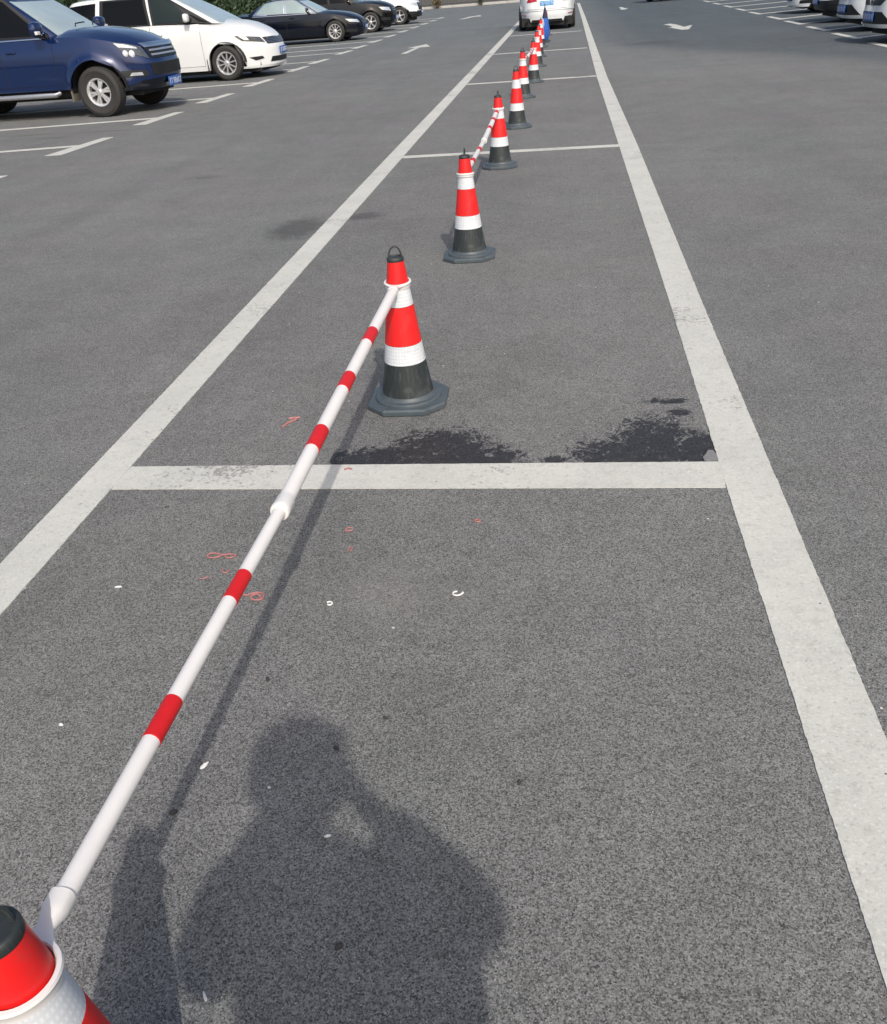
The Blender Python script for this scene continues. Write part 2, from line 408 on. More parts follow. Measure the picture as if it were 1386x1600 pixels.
cones = [(-.652, .548), (-.648, 3.39), (-.592, 5.63), (-.585, 8.72), (-.535, 11.20), (-.575, 14.15),
         (-.485, 16.25), (-.50, 19.2), (-.52, 21.6), (-.54, 24.6), (-.50, 26.9), (-.49, 29.6)]
clab = ['nearest traffic cone, cropped at the lower left corner, its black cap close to the lens',
        'large traffic cone at the far end of the long nearest pole, behind the wet patch',
        'cone standing alone in mid distance with the short pole starting behind it',
        'cone with a short pole slanting up to its collar, on the second white cross line',
        'upright cone without a pole, fifth from the camera',
        'cone with white collar, sixth from the camera, just beyond a lone upright cone',
        'cone seventh from the camera, left of the tight far cluster of cones',
        'eighth cone from the camera, in the tight far row near the white car',
        'ninth cone from the camera, in the tight far row near the white car',
        'tenth cone from the camera, partly hidden in the far row',
        'eleventh cone from the camera, just before the blue cover',
        'twelfth cone from the camera, standing under the blue and white cover',
        'farthest cone, right behind the white saloon and the blue cover']
C0 = make_cone(); CN = []
loops = [20, 8, 84, 78, 12, 35, 60, 0, 45, 80, 10, 30, 70]
for i, (x, y) in enumerate(cones):
    c = C0 if i == 0 else copy_tree(C0)
    c.location = (x, y, .001); c.rotation_euler = (0, 0, RAD([10, 1, 2, 3, 8, 14, 4, 20, 7, -6, 12, 3, 9][i]))
    c['label'] = clab[i]; CN.append(c)
    for k in c.children:
        if k.name.startswith('carrying_loop'): k.rotation_euler = (0, 0, RAD(loops[i]))
# ---------------------------------------------------------------- telescopic poles between cones
def make_pole(A, B, z0, z1, label, bands, joint, tilt=True):
    """A, B: cone axis (x,y); z0, z1 collar heights"""
    a = Vector((*A, z0)); b = Vector((*B, z1)); d = (b - a); L = d.length; d.normalize()
    rz = math.atan2(d.y, d.x)
    t = thing('barrier_pole', label, 'barrier pole', (a.x, a.y, 0), rz, 'telescopic poles clipped between cones')
    sl_ = (z1 - z0) / (b.xy - a.xy).length; Lx = (b.xy - a.xy).length
    rn, rf = .0150, .0192; J = joint * Lx
    P = lambda s, dz=0: Vector((s, 0, z0 + sl_ * s - .026 * (s / J if s < J else (Lx - s) / (Lx - J))))
    def collar(x, z, sgn):
        bm = bmesh.new(); r0 = cr_(z) + .003; r1 = r0 + .0075
        lathe(bm, [(r0 + .001, -.013), (r0 + .0045, -.013), (r0 + .005, -.004), (r1, .000), (r1 + .0015, .004), (r1, .008), (r0 + .002, .009), (r0, .006), (r0 + .001, -.013)], 40, Matrix.Translation((x, 0, z)) @ Matrix.Rotation(RAD(4) * sgn, 4, 'Y'))
        # flat tongue that widens into the pole end
        N = 13; rows = []
        for k in range(N):
            q = k / (N - 1); s = x + sgn * lerp(r0 + .002, r1 + .062, q)
            wd = interp([(0, .027), (.12, .019), (.25, .0135), (.38, .0130), (.55, .0155), (.68, .0172), (1, .0172)], q) * (1 if sgn > 0 else 1.12)
            th = interp([(0, .005), (.25, .0065), (.40, .0095), (.62, .0168), (1, .0172)], q) * (1 if sgn > 0 else 1.12)
            c = Vector((s, 0, z + sl_ * (s - x))); ring = []
            for j in range(16):
                an = 2 * PI * j / 16
                cy = math.copysign(abs(cos(an)) ** .8, cos(an)) * wd; cz = math.copysign(abs(sin(an)) ** .8, sin(an)) * th
                ring.append(bm.verts.new(c + Vector((0, cy, cz))))
            rows.append(ring)
        for p, q in zip(rows, rows[1:]):
            for j in range(16): bm.faces.new((p[j], p[(j + 1) % 16], q[(j + 1) % 16], q[j]))
        bm.faces.new(rows[0]); bm.faces.new(rows[-1])
        return obj('collar', bm, M_PVC, t)
    collar(0, z0, 1); collar(Lx, z1, -1)
    s0 = cr_(z0) + .055; s1 = Lx - cr_(z1) - .055
    bm = bmesh.new(); tube(bm, [P(s0), P(J + .02)], rn, 24); obj('inner_tube', bm, M_PVC, t)
    bm = bmesh.new(); tube(bm, [P(J - .01), P(s1)], rf, 24); obj('outer_tube', bm, M_PVC, t)
    bm = bmesh.new(); tube(bm, [P(J - .022), P(J - .018), P(J - .006), P(J), P(J + .035), P(J + .04)], [.0215, .0232, .0232, .0222, .0218, .0200], 24)
    ring = obj('locking_ring', bm, M_PVC, t)
    for s, e in bands:
        r = rn if s < J else rf
        bm = bmesh.new(); tube(bm, [P(s), P(s + .0008), P(e - .0008), P(e)], [r + .0002, r + .0011, r + .0011, r + .0002], 24); obj('red_band', bm, M_PRED, t)
    return t
y0 = cones[0][1]
make_pole(cones[0], cones[1], .5105, .505, 'long nearest telescopic pole, white with red bands, crossing the left foreground',
          [(a - y0, b - y0) for a, b in ((.945, 1.04), (1.325, 1.42), (1.985, 2.10), (2.36, 2.465), (2.735, 2.85))], (1.70 - y0) / (cones[1][1] - y0))
def std_pole(i, j, label):
    Lx = (Vector(cones[j]) - Vector(cones[i])).length
    make_pole(cones[i], cones[j], .50, .50, label, [(Lx * p, Lx * p + .11) for p in (.14, .30, .62, .76, .89)], .47)
std_pole(2, 3, 'short looking striped pole between the third and fourth cones')
std_pole(5, 6, 'striped pole between the sixth and seventh cones, mostly hidden by the cones')
std_pole(7, 8, 'striped pole between the eighth and ninth cones in the far row')
std_pole(9, 10, 'striped pole between the tenth and eleventh cones in the far row')

# blue and white cloth cover standing over the far cone
def flag_cover():
    t = thing('cloth_cover', 'tall blue cloth cover with white streak and dark pointed top behind the last red cones', 'cover', (-.47, 26.35, 0))
    tn = NT('blue_cloth'); tc = tn.n('ShaderNodeTexCoord').outputs['Object']
    sp = tn.n('ShaderNodeSeparateXYZ'); tn.l(tc, sp.inputs[0])
    nz = tn.math('MULTIPLY', tn.noise(tc, 6, 3), .10)
    wv = tn.math('COMPARE', tn.math('ADD', sp.outputs[0], nz), -.03, .045)
    wz = tn.math('MULTIPLY', wv, tn.math('COMPARE', sp.outputs[2], .38, .2))
    top = tn.math('GREATER_THAN', tn.math('ADD', sp.outputs[2], nz), .62)
    c = tn.mix(wz, (.02, .10, .42), (.62, .72, .88)); c = tn.mix(top, c, (.012, .018, .05))
    tn.l(c, tn.b.inputs['Base Color']); tn.b.inputs['Roughness'].default_value = .7
    bm = bmesh.new(); n = 36; rows = []
    for k in range(22):
        q = k / 21; z = .06 + q * .78; R = interp([(0, .06), (.1, .09), (.3, .11), (.6, .08), (1, .010)], q)
        rows.append([bm.verts.new((R * (1 + .16 * sin(7 * 2 * PI * j / n + 3 * q) * (1 - q)) * cos(2 * PI * j / n), R * (1 + .16 * sin(7 * 2 * PI * j / n + 3 * q) * (1 - q)) * sin(2 * PI * j / n), z + .012 * sin(5 * 2 * PI * j / n) * (1 - q))) for j in range(n)])
    for a, b in zip(rows, rows[1:]):
        for j in range(n): bm.faces.new((a[j], a[(j + 1) % n], b[(j + 1) % n], b[j]))
    bm.faces.new(rows[-1])
    obj('cloth', bm, tn.m, t)
    bm = bmesh.new(); tube(bm, [(0, 0, .02), (0, 0, .88)], .009, 10); obj('pole', bm, M_CBLK, t)
    bm = bmesh.new(); lathe(bm, [(0, 0), (.11, 0), (.11, .02), (.08, .035), (.03, .05), (0, .05)], 20); obj('base', bm, M_CBLK, t)
flag_cover()

# ---------------------------------------------------------------- cars
M_TYRE = plain('tyre_rubber', (.028, .027, .026), .75, var=.3, scale=18, bump=.3)
M_RIM = plain('alloy', (.80, .80, .80), .30, metal=.75, var=.08)
M_RIMD = plain('dark_brake_metal', (.05, .05, .055), .5, metal=.3)  # plain dark metal of the brake disc
M_BLACK = plain('black_plastic', (.008, .009, .010), .5, var=.2)
M_CHROME = plain('chrome', (.75, .76, .78), .12, metal=1.0, var=.03)
M_LAMPW = plain('lamp_glass', (.62, .65, .68), .08, metal=.5, coat=1, var=.35, scale=14)
M_LAMPD = plain('lamp_dark_housing', (.10, .11, .12), .15, metal=.5, var=.5, scale=25)
M_LAMPB = plain('lamp_projector', (.85, .87, .9), .1, metal=.2, coat=1)
M_LAMPR = plain('tail_lamp_red', (.42, .008, .02), .12, coat=1, var=.2)
M_PLATE = plain('plate_blue', (.035, .11, .36), .35, var=.12, scale=40)
M_PLATEL = plain('plate_light_blue', (.10, .32, .62), .35, var=.12, scale=40)
M_PLTXT = plain('plate_marks', (.7, .72, .75), .4)
M_UNDER = plain('underbody', (.012, .012, .012), .8)
M_AMBER = plain('indicator', (.75, .72, .66), .15, coat=1)
def glassm(name, col, rough=.04, metal=0.0, spec=.8):
    return plain(name, col, rough, metal, coat=0.0, var=.25, scale=1.6, spec=spec)
G_DARK = glassm('dark_tinted_glass', (.004, .0045, .005), .05, 0, .22)
G_GREEN = glassm('green_tinted_glass', (.014, .022, .021), .05, 0, .35)
G_PALE = glassm('pale_painted_glass', (.34, .43, .42), .08, .35)  # light in the side windows put into the colour as pale teal
G_WIND = glassm('windscreen_painted_sky', (.50, .60, .60), .10, .45)  # sky reflection painted into the base colour as pale cyan
G_MID = glassm('windscreen_glass_dark', (.10, .14, .14), .05, .3)

class Car:
    """Local axes: x forwards, y left, z up, origin on the ground under the front axle."""
    def __init__(s, name, label, cat, loc, rz, group, P, sc=1.0):
        s.P = P; s.t = thing(name, label, cat, loc, rz, group, sc)
        s.fo, s.wb, s.ro = P['front'], P['wheelbase'], P['rear']
        s.xf = s.fo; s.xr = -s.wb - s.ro; s.xc = (s.xf + s.xr) / 2; s.a = (s.xf - s.xr) / 2
        s.W = P['width'] / 2; s.nf = P.get('nf', 5.0); s.nr = P.get('nr', 6.0); s.R = P['wheel']; s.AR = P.get('arch', s.R + .08)
        s.build()
    # plan curve
    def eta(s, xi): n = s.nf if xi > 0 else s.nr; return max(0, 1 - abs(xi) ** n) ** (1 / n) if abs(xi) < 1 else 0
    def xi_of(s, eta, front=True):
        n = s.nf if front else s.nr; return (1 if front else -1) * max(0, 1 - min(1, eta) ** n) ** (1 / n)
    def side_scale(s, z):
        return interp(s.P['sect'], z)
    def flare(s, x, z):
        f = 0
        for wx in (0, -s.wb):
            d = math.hypot(x - wx, z - s.R)
            f += s.P.get('flare', .02) * math.exp(-((d - s.AR) / .07) ** 2) * (1 if z > s.R * .6 else .4)
        return f
    def zbot(s, x):
        z = interp(s.P['bot'], x)
        for wx in (0, -s.wb):
            if abs(x - wx) < s.AR: z = max(z, s.R + math.sqrt(s.AR ** 2 - (x - wx) ** 2))
        return z
    def ztop(s, x): return sinterp(s.P['top'], x)
    def pt(s, xi, eta, side, z, off=0):
        """surface point for plan parameter at height z"""
        xn = s.xc + s.a * xi
        wf = max(0, xi) ** 8; wr = max(0, -xi) ** 8
        x = xn + wf * interp(s.P['nose'], z) + wr * interp(s.P['tail'], z)
        y = s.W * eta * s.side_scale(z) + s.flare(xn, z) * min(1, eta * 1.2) * (1 if abs(xi) < .97 else 0)
        p = Vector((x, side * y, z))
        if off:
            e = .002; n = Vector((math.copysign(abs(xi) ** ((s.nf if xi > 0 else s.nr) - 1), xi) / s.a, side * eta ** ((s.nf if xi > 0 else s.nr) - 1) / s.W, 0))
            if n.length < 1e-9: n = Vector((1, 0, 0))
            p += n.normalized() * off
        return p
    def stations(s):
        L = []
        for k in range(0, 15): 
            eta = .93 * k / 14; L.append((s.xi_of(eta), eta))
        x1 = L[-1][0]; eta2 = .93; xr1 = s.xi_of(.93, False)
        nn = 110
        for k in range(1, nn):
            xi = lerp(x1, xr1, k / nn); L.append((xi, s.eta(xi)))
        for k in range(14, -1, -1):
            eta = .93 * k / 14; L.append((s.xi_of(eta, False), eta))
        return L
    def build(s):
        P = s.P; st = s.stations(); NT_ = 16; bm = bmesh.new(); grid = {}
        paint, low = P['paint'], P.get('lower', M_BLACK)
        for side in (1, -1):
            for i, (xi, eta) in enumerate(st):
                if side == -1 and (i == 0 or i == len(st) - 1):
                    grid[(side, i)] = grid[(1, i)]; continue
                xn = s.xc + s.a * xi; zb, zt = s.zbot(xn), s.ztop(xn)
                col = []
                pb = s.pt(xi, eta, side, zb); inn = Vector((pb.x - (.05 if xi > .9 else -.05 if xi < -.9 else 0), pb.y - side * min(.06, abs(pb.y)), zb + .01))
                col.append(bm.verts.new(inn))
                for k in range(NT_ + 1):
                    col.append(bm.verts.new(s.pt(xi, eta, side, lerp(zb, zt, k / NT_))))
                grid[(side, i)] = col
        for side in (1, -1):
            for i in range(len(st) - 1):
                a, b = grid[(side, i)], grid[(side, i + 1)]
                for k in range(NT_ + 1):
                    f = bm.faces.new((a[k], a[k + 1], b[k + 1], b[k]))
                    z = sum(v.co.z for v in f.verts) / 4
                    f.material_index = 1 if (z < P.get('lowz', 0)) else 0
        # top surface
        NC = 12; rows = []
        for i, (xi, eta) in enumerate(st):
            l = grid[(1, i)][-1]; r = grid[(-1, i)][-1]
            if i in (0, len(st) - 1): rows.append([l] * (NC + 1)); continue
            cw = sinterp(P['crown'], l.co.x); row = [l]
            for k in range(1, NC):
                u = -1 + 2 * k / NC; y = -u * l.co.y
                z = l.co.z + cw * (1 - abs(u) ** 2.6) * min(1, eta / .8)
                if P.get('hoodline') and l.co.x > P['cab'][0] - .1: z += .012 * math.exp(-((abs(u) - .62) / .1) ** 2) * min(1, eta)
                row.append(bm.verts.new((l.co.x, y, z)))
            row.append(r); rows.append(row)
        for a, b in zip(rows, rows[1:]):
            for k in range(NC):
                q = []
                for v in (a[k], a[k + 1], b[k + 1], b[k]):
                    if v not in q: q.append(v)
                if len(q) > 2:
                    try: bm.faces.new(q)
                    except ValueError: pass
        s.body = obj('body', bm, [paint, low], s.t, sharp=42)
        # underbody boxes added low to block light under the car; wheel housings
        bm = bmesh.new(); zb = interp(P['bot'], -s.wb / 2)
        box(bm, s.xr + .35, s.xf - .30, -s.W + .34, s.W - .34, max(.13, zb - .17), zb + .36)
        box(bm, -s.wb + s.AR + .05, -s.AR - .05, -s.W + .16, s.W - .16, max(.14, zb - .12), zb + .3)
        for wx in (0, -s.wb):
            for sd in (1, -1):
                for k in range(14):
                    a0, a1 = PI * k / 14, PI * (k + 1) / 14; r = s.AR + .012
                    q = [(wx + r * cos(a0), sd * (s.W - .045), s.R + r * sin(a0)), (wx + r * cos(a1), sd * (s.W - .045), s.R + r * sin(a1)), (wx + r * cos(a1), sd * (s.W - .36), s.R + r * sin(a1)), (wx + r * cos(a0), sd * (s.W - .36), s.R + r * sin(a0))]
                    bm.faces.new([bm.verts.new(p) for p in q])
                q = [(wx + (s.AR + .01) * cos(PI * k / 16), sd * (s.W - .36), s.R + (s.AR + .01) * sin(PI * k / 16)) for k in range(17)]
                bm.faces.new([bm.verts.new(p) for p in q] + [bm.verts.new((wx - s.AR, sd * (s.W - .36), zb + .05)), bm.verts.new((wx + s.AR, sd * (s.W - .36), zb + .05))])
        if P.get('tail_shade_box'): box(bm, s.xr + .14, s.xr + .9, -s.W + .12, s.W - .12, .13, .36)  # black box added to fill in the shade under the tail
        obj('underbody', bm, M_UNDER, s.t, smooth=False)
        s.cabin()
        for wx, st_ in ((0, P.get('steer', 0)), (-s.wb, 0)):
            for sd in (1, -1): s.wheel(wx, sd, st_)
    # ---- patches on the body
    def F(s, y, z): return ('F', y, z)
    def Sd(s, x, z): return ('S', x, z)
    def phi(s, c, rear=False, side=None):
        kind, v, z = c
        n = s.nr if rear else s.nf
        if kind == 'F':
            eta = min(.999, abs(v) / (s.W * s.side_scale(z))); xi = abs(s.xi_of(eta, not rear))
            sg = math.copysign(1, v) if v else (side or 1)
        else:
            xi = min(.9995, abs(v - s.xc) / s.a); eta = (1 - xi ** n) ** (1 / n); sg = side
        return sg * math.atan2(eta ** (n / 2), xi ** (n / 2)), z
    def body_patch(s, name, corners, mat, off=.006, rear=False, side=1, parent=None, nu=10, nv=4, thick=.012):
        """corners: 4 x (kind, v, z) in order; surface-conforming panel"""
        n = s.nr if rear else s.nf
        C = [s.phi(c, rear, side) for c in corners]; bm = bmesh.new(); G = []
        def at(u, v, o):
            ph = lerp(lerp(C[0][0], C[1][0], u), lerp(C[3][0], C[2][0], u), v); z = lerp(lerp(C[0][1], C[1][1], u), lerp(C[3][1], C[2][1], u), v)
            eta = abs(sin(ph)) ** (2 / n); xi = abs(cos(ph)) ** (2 / n) * (-1 if rear else 1)
            return s.pt(xi, eta, 1 if ph >= 0 else -1, z, o)
        A = [[bm.verts.new(at(u / nu, v / nv, off)) for u in range(nu + 1)] for v in range(nv + 1)]
        s._close(bm, A, lambda u, v: at(u / nu, v / nv, off - thick), nu, nv)
        return obj(name, bm, mat, parent or s.t, sharp=50)
    def _close(s, bm, A, fb, nu, nv):
        for v in range(nv):
            for u in range(nu): bm.faces.new((A[v][u], A[v][u + 1], A[v + 1][u + 1], A[v + 1][u]))
        bd = [(u, 0) for u in range(nu)] + [(nu, v) for v in range(nv)] + [(u, nv) for u in range(nu, 0, -1)] + [(0, v) for v in range(nv, 0, -1)]
        B = [bm.verts.new(fb(u, v)) for u, v in bd]; T = [A[v][u] for u, v in bd]; m = len(bd)
        for k in range(m): bm.faces.new((T[k], T[(k + 1) % m], B[(k + 1) % m], B[k]))
    def side_patch(s, name, quad, mat, off=.004, side=-1, parent=None, nu=12, nv=6, thick=.010):
        """quad of (x,z) on the flat flank"""
        bm = bmesh.new()
        def at(u, v, o):
            x = lerp(lerp(quad[0][0], quad[1][0], u), lerp(quad[3][0], quad[2][0], u), v); z = lerp(lerp(quad[0][1], quad[1][1], u), lerp(quad[3][1], quad[2][1], u), v)
            xi = (x - s.xc) / s.a; xi = max(-.998, min(.998, xi)); return s.pt(xi, s.eta(xi), side, z, o)
        A = [[bm.verts.new(at(u / nu, v / nv, off)) for u in range(nu + 1)] for v in range(nv + 1)]
        s._close(bm, A, lambda u, v: at(u / nu, v / nv, off - thick), nu, nv)
        return obj(name, bm, mat, parent or s.t, sharp=50)
    # ---- cabin
    def cabin(s):
        P = s.P; A, B, C, D = P['cab']        # base front, roof front, roof rear, base rear
        s.cA, s.cB, s.cC, s.cD = A, B, C, D; s.cn = P.get('cn', 7.0)
        paint = P['paint']; st = [(1.0, 0.0)]
        L = []
        for k in range(12): eta = .93 * k / 11; L.append(((1 - eta ** s.cn) ** (1 / s.cn), eta))
        x1 = L[-1][0]; m = 30
        for k in range(1, m): xi = lerp(x1, -x1, k / m); L.append((xi, (1 - abs(xi) ** s.cn) ** (1 / s.cn)))
        for k in range(11, -1, -1): eta = .93 * k / 11; L.append((-(1 - eta ** s.cn) ** (1 / s.cn), eta))
        bm = bmesh.new(); NV = 10; G = {}
        for side in (1, -1):
            for i, (xi, eta) in enumerate(L):
                if side == -1 and eta == 0: G[(side, i)] = G[(1, i)]; continue
                G[(side, i)] = [bm.verts.new(s.cpt(xi, eta, side, k / NV)) for k in range(NV + 1)]
            for i in range(len(L) - 1):
                a, b = G[(side, i)], G[(side, i + 1)]
                for k in range(NV): bm.faces.new((a[k], a[k + 1], b[k + 1], b[k]))
        NC = 10; rows = []
        for i, (xi, eta) in enumerate(L):
            l, r = G[(1, i)][-1], G[(-1, i)][-1]
            if eta == 0: rows.append([l] * (NC + 1)); continue
            row = [l]
            for k in range(1, NC):
                u = -1 + 2 * k / NC; row.append(bm.verts.new((l.co.x, -u * l.co.y, l.co.z + P.get('roofcrown', .045) * (1 - abs(u) ** 2.4) * min(1, eta / .8))))
            row.append(r); rows.append(row)
        for a, b in zip(rows, rows[1:]):
            for k in range(NC):
                q = []
                for v in (a[k], a[k + 1], b[k + 1], b[k]):
                    if v not in q: q.append(v)
                if len(q) > 2:
                    try: bm.faces.new(q)
                    except ValueError: pass
        obj('roof', bm, paint, s.t, sharp=40)
    def cpt(s, xi, eta, side, t, off=0):
        P = s.P
        c0, a0 = (s.cA + s.cD) / 2, (s.cA - s.cD) / 2; c1, a1 = (s.cB + s.cC) / 2, (s.cB - s.cC) / 2
        bow = .03 * sin(PI * t)
        c = lerp(c0, c1, t); a = lerp(a0, a1, t) + bow; w = lerp(P['cabw'][0], P['cabw'][1], t) / 2 + bow * .5
        x = c + a * xi
        zb = s.cabz(lerp(s.cD, s.cA, (xi + 1) / 2)); zr = P['roofz'] - .05 * abs(xi) ** 3 - P.get('roofdrop', 0) * max(0, -xi) ** 2
        p = Vector((x, side * w * eta, lerp(zb, zr, t)))
        if off:
            n = Vector((math.copysign(abs(xi) ** (s.cn - 1), xi) / a, side * abs(eta) ** (s.cn - 1) / w, 0)).normalized()
            n.z = .5 * abs(n.x) + .2 * abs(n.y); p += n.normalized() * off
        return p
    def cabz(s, x): return interp(s.P['belt'], x)
    def cab_side(s, name, quad, mat, off=.006, side=-1, parent=None, nu=12, nv=6):
        """quad of (x, t)"""
        bm = bmesh.new()
        def at(u, v, o):
            x = lerp(lerp(quad[0][0], quad[1][0], u), lerp(quad[3][0], quad[2][0], u), v); t = lerp(lerp(quad[0][1], quad[1][1], u), lerp(quad[3][1], quad[2][1], u), v)
            c = lerp((s.cA + s.cD) / 2, (s.cB + s.cC) / 2, t); a = lerp((s.cA - s.cD) / 2, (s.cB - s.cC) / 2, t) + .03 * sin(PI * t)
            xi = max(-.985, min(.985, (x - c) / a)); return s.cpt(xi, (1 - abs(xi) ** s.cn) ** (1 / s.cn), side, t, o)
        A = [[bm.verts.new(at(u / nu, v / nv, off)) for u in range(nu + 1)] for v in range(nv + 1)]
        s._close(bm, A, lambda u, v: at(u / nu, v / nv, off - .01), nu, nv)
        return obj(name, bm, mat, parent or s.t, sharp=50)
    def screen(s, name, mat, e=.9, t0=.06, t1=.93, rear=False, off=.006, parent=None):
        bm = bmesh.new(); nu, nv = 20, 8
        def at(u, v, o):
            t = lerp(t0, t1, v); y = lerp(-e, e, u); return s.cpt((-1 if rear else 1) * (1 - abs(y) ** s.cn) ** (1 / s.cn), abs(y), math.copysign(1, y), t, o)
        A = [[bm.verts.new(at(u / nu, v / nv, off)) for u in range(nu + 1)] for v in range(nv + 1)]
        s._close(bm, A, lambda u, v: at(u / nu, v / nv, off - .01), nu, nv)
        return obj(name, bm, mat, parent or s.t, sharp=50)
    def wheel(s, wx, sd, steer):
        P = s.P; R = s.R; wdt = P.get('tyrew', .225); rr = P.get('rim', R * .66)
        o = bpy.data.objects.new('wheel', None); COL.objects.link(o); o.parent = s.t
        # local z = outwards axis
        o.location = (wx, sd * (s.W - wdt / 2 - P.get('inset', .025)), R)
        o.rotation_euler = (RAD(-90) * sd, 0, RAD(steer) if wx == 0 else 0)
        h = wdt / 2
        bm = bmesh.new()
        prof = [(rr - .01, -h * .6), (rr + .004, -h * .92), (rr + .03, -h * 1.0), (lerp(rr, R, .55), -h * 1.04), (R - .035, -h * .97), (R - .012, -h * .86), (R - .003, -h * .6),
                (R, -h * .3), (R - .008, -h * .27), (R - .008, -h * .23), (R, -h * .2), (R, h * .2), (R - .008, h * .23), (R - .008, h * .27), (R, h * .3),
                (R - .003, h * .6), (R - .012, h * .86), (R - .035, h * .97), (lerp(rr, R, .62), h * 1.035), (lerp(rr, R, .60), h * 1.02), (rr + .03, h * 1.0), (rr + .004, h * .92), (rr - .01, h * .6)]
        lathe(bm, prof, 56)
        obj('tyre', bm, M_TYRE, o, sharp=30)
        bm = bmesh.new()
        lathe(bm, [(rr - .03, -h * .2), (rr - .028, h * .55), (rr - .022, h * .80), (rr - .008, h * .93), (rr + .007, h * .95), (rr + .008, h * .85), (rr - .006, h * .6)], 48)
        ns, kind = P.get('spokes', 6), P.get('spoke', 'double')
        def bar(a, r0, r1, w0, w1, z0, z1, th=.03):
            ca, sa = cos(a), sin(a); vs = []
            for r, ww, z in ((r0, w0, z0), (r1, w1, z1)):
                for t_, zz in ((-.5, 0), (-.38, .008), (.38, .008), (.5, 0), (.5, -th), (-.5, -th)):
                    vs.append(bm.verts.new((r * ca - t_ * ww * sa, r * sa + t_ * ww * ca, z + zz)))
            A, B = vs[:6], vs[6:]
            for k in range(6): bm.faces.new((A[k], A[(k + 1) % 6], B[(k + 1) % 6], B[k]))
        for k in range(ns):
            a = 2 * PI * k / ns + .2
            if kind == 'double':
                for da in (-.14, .14):
                    ca, sa = cos(a + da * .9), sin(a + da * .9)
                    bar(a + da, .05, rr - .012, .030, .042, h * .78, h * .72)
            elif kind == 'single': bar(a, .045, rr - .012, .034, .055, h * .8, h * .72)
            else:
                bar(a, .045, rr - .012, .024, .030, h * .72, h * .70); 
        lathe(bm, [(.0, h * .86), (.028, h * .86), (.034, h * .82), (.062, h * .80), (.068, h * .72), (.068, h * .5)], 28)
        obj('rim', bm, P.get('rimm', M_RIM), o, sharp=35)
        bm = bmesh.new(); lathe(bm, [(0, h * .10), (rr * .55, h * .10), (rr * .55, h * -.02), (rr - .02, -.02)], 32); lathe(bm, [(0, .0), (rr - .02, -.0)], 32)
        obj('brake_disc', bm, M_RIMD, o)
    def mirror(s, x, z, side, mat, sz=(.10, .22, .15), y=None, lens=True):
        P = s.P; y = y or P['cabw'][0] / 2 + .14
        bm = bmesh.new(); vs = []
        nn = 14; rows = []
        for k in range(9):
            q = -1 + 2 * k / 8; rr = max(0.02, (1 - abs(q) ** 3.2)) ** .5
            ring = []
            for j in range(nn):
                a = 2 * PI * j / nn; cx = math.copysign(abs(cos(a)) ** .6, cos(a)); cz = math.copysign(abs(sin(a)) ** .6, sin(a))
                ring.append(bm.verts.new((x + cx * rr * sz[0] * .5 * (1.0 if cx > 0 else .5), side * (y + q * sz[1] * .5), z + cz * rr * sz[2] * .5)))
            rows.append(ring)
        for a, b in zip(rows, rows[1:]):
            for j in range(nn): bm.faces.new((a[j], a[(j + 1) % nn], b[(j + 1) % nn], b[j]))
        bm.faces.new(rows[0]); bm.faces.new(rows[-1])
        m = obj('wing_mirror', bm, mat, s.t)
        bm = bmesh.new(); box(bm, x - .03, x + .03, side * (y - sz[1] * .5 - .10), side * (y - sz[1] * .3), z - sz[2] * .5 - .025, z - sz[2] * .25, .008)
        obj('mirror_arm', bm, M_BLACK, m)
        if lens:
            bm = bmesh.new(); box(bm, x + sz[0] * .30, x + sz[0] * .53, side * (y + sz[1] * .1), side * (y + sz[1] * .42), z - sz[2] * .35, z - sz[2] * .12, .006)
            obj('indicator', bm, M_AMBER, m)
    def plate(s, z, rear=False, mat=None, lift=.035, w=.44, h=.14, y=0):
        x = s.xf + interp(s.P['nose'], z) + lift if not rear else s.xr - interp(s.P['tail'], z) * -1 - lift
        if rear: x = s.xr + interp(s.P['tail'], z) - lift
        bm = bmesh.new(); box(bm, x - .012, x + .012, y - w / 2, y + w / 2, z - h / 2, z + h / 2, .004)
        p = obj('number_plate', bm, mat or M_PLATE, s.t)
        fx = x + (.0135 if not rear else -.0135)
        # unreadable pale marks, as in the photograph
        bm = bmesh.new()
        rnd = random.Random(int(z * 1000) + int(s.W * 1000))
        for k in range(7):
            yy = y - w / 2 + .035 + k * (w - .07) / 6 + (.012 if k > 1 else 0) - .006
            hh = h * .30
            box(bm, fx - .001, fx + .001, yy - .017, yy - .009, z - hh, z + hh)
            if rnd.random() > .3: box(bm, fx - .001, fx + .001, yy - .009, yy + .017, z + hh - .012, z + hh)
            if rnd.random() > .4: box(bm, fx - .001, fx + .001, yy + .009, yy + .017, z - hh, z + hh - .013)
        obj('plate_marks', bm, M_PLTXT, p, smooth=False)
    def door(s, x0, x1, z0, z1, side=-1, hz=None, paint=None, slant=0):
        dk = s.side_patch('door', [(x0 - .006, z0 - .006), (x1 + .006, z0 - .006), (x1 + .006 + slant, z1), (x0 - .006 + slant, z1)], M_UNDER, .0015, side, nu=10, nv=10)
        d = dk
        s.side_patch('door_panel', [(x0, z0), (x1, z0), (x1 + slant, z1 - .004), (x0 + slant, z1 - .004)], paint or s.P['paint'], .0045, side, d, nu=10, nv=10)
        if hz:
            bm = bmesh.new(); xx = x0 + .10; xi = (xx + .08 - s.xc) / s.a; y = s.pt(xi, s.eta(xi), side, hz, .01).y
            tube(bm, [(xx, y, hz), (xx + .02, y + side * .022, hz), (xx + .15, y + side * .024, hz), (xx + .17, y, hz)], .012, 8)
            obj('handle', bm, P_handle(s), d)
def P_handle(s): return s.P.get('handle', s.P['paint'])

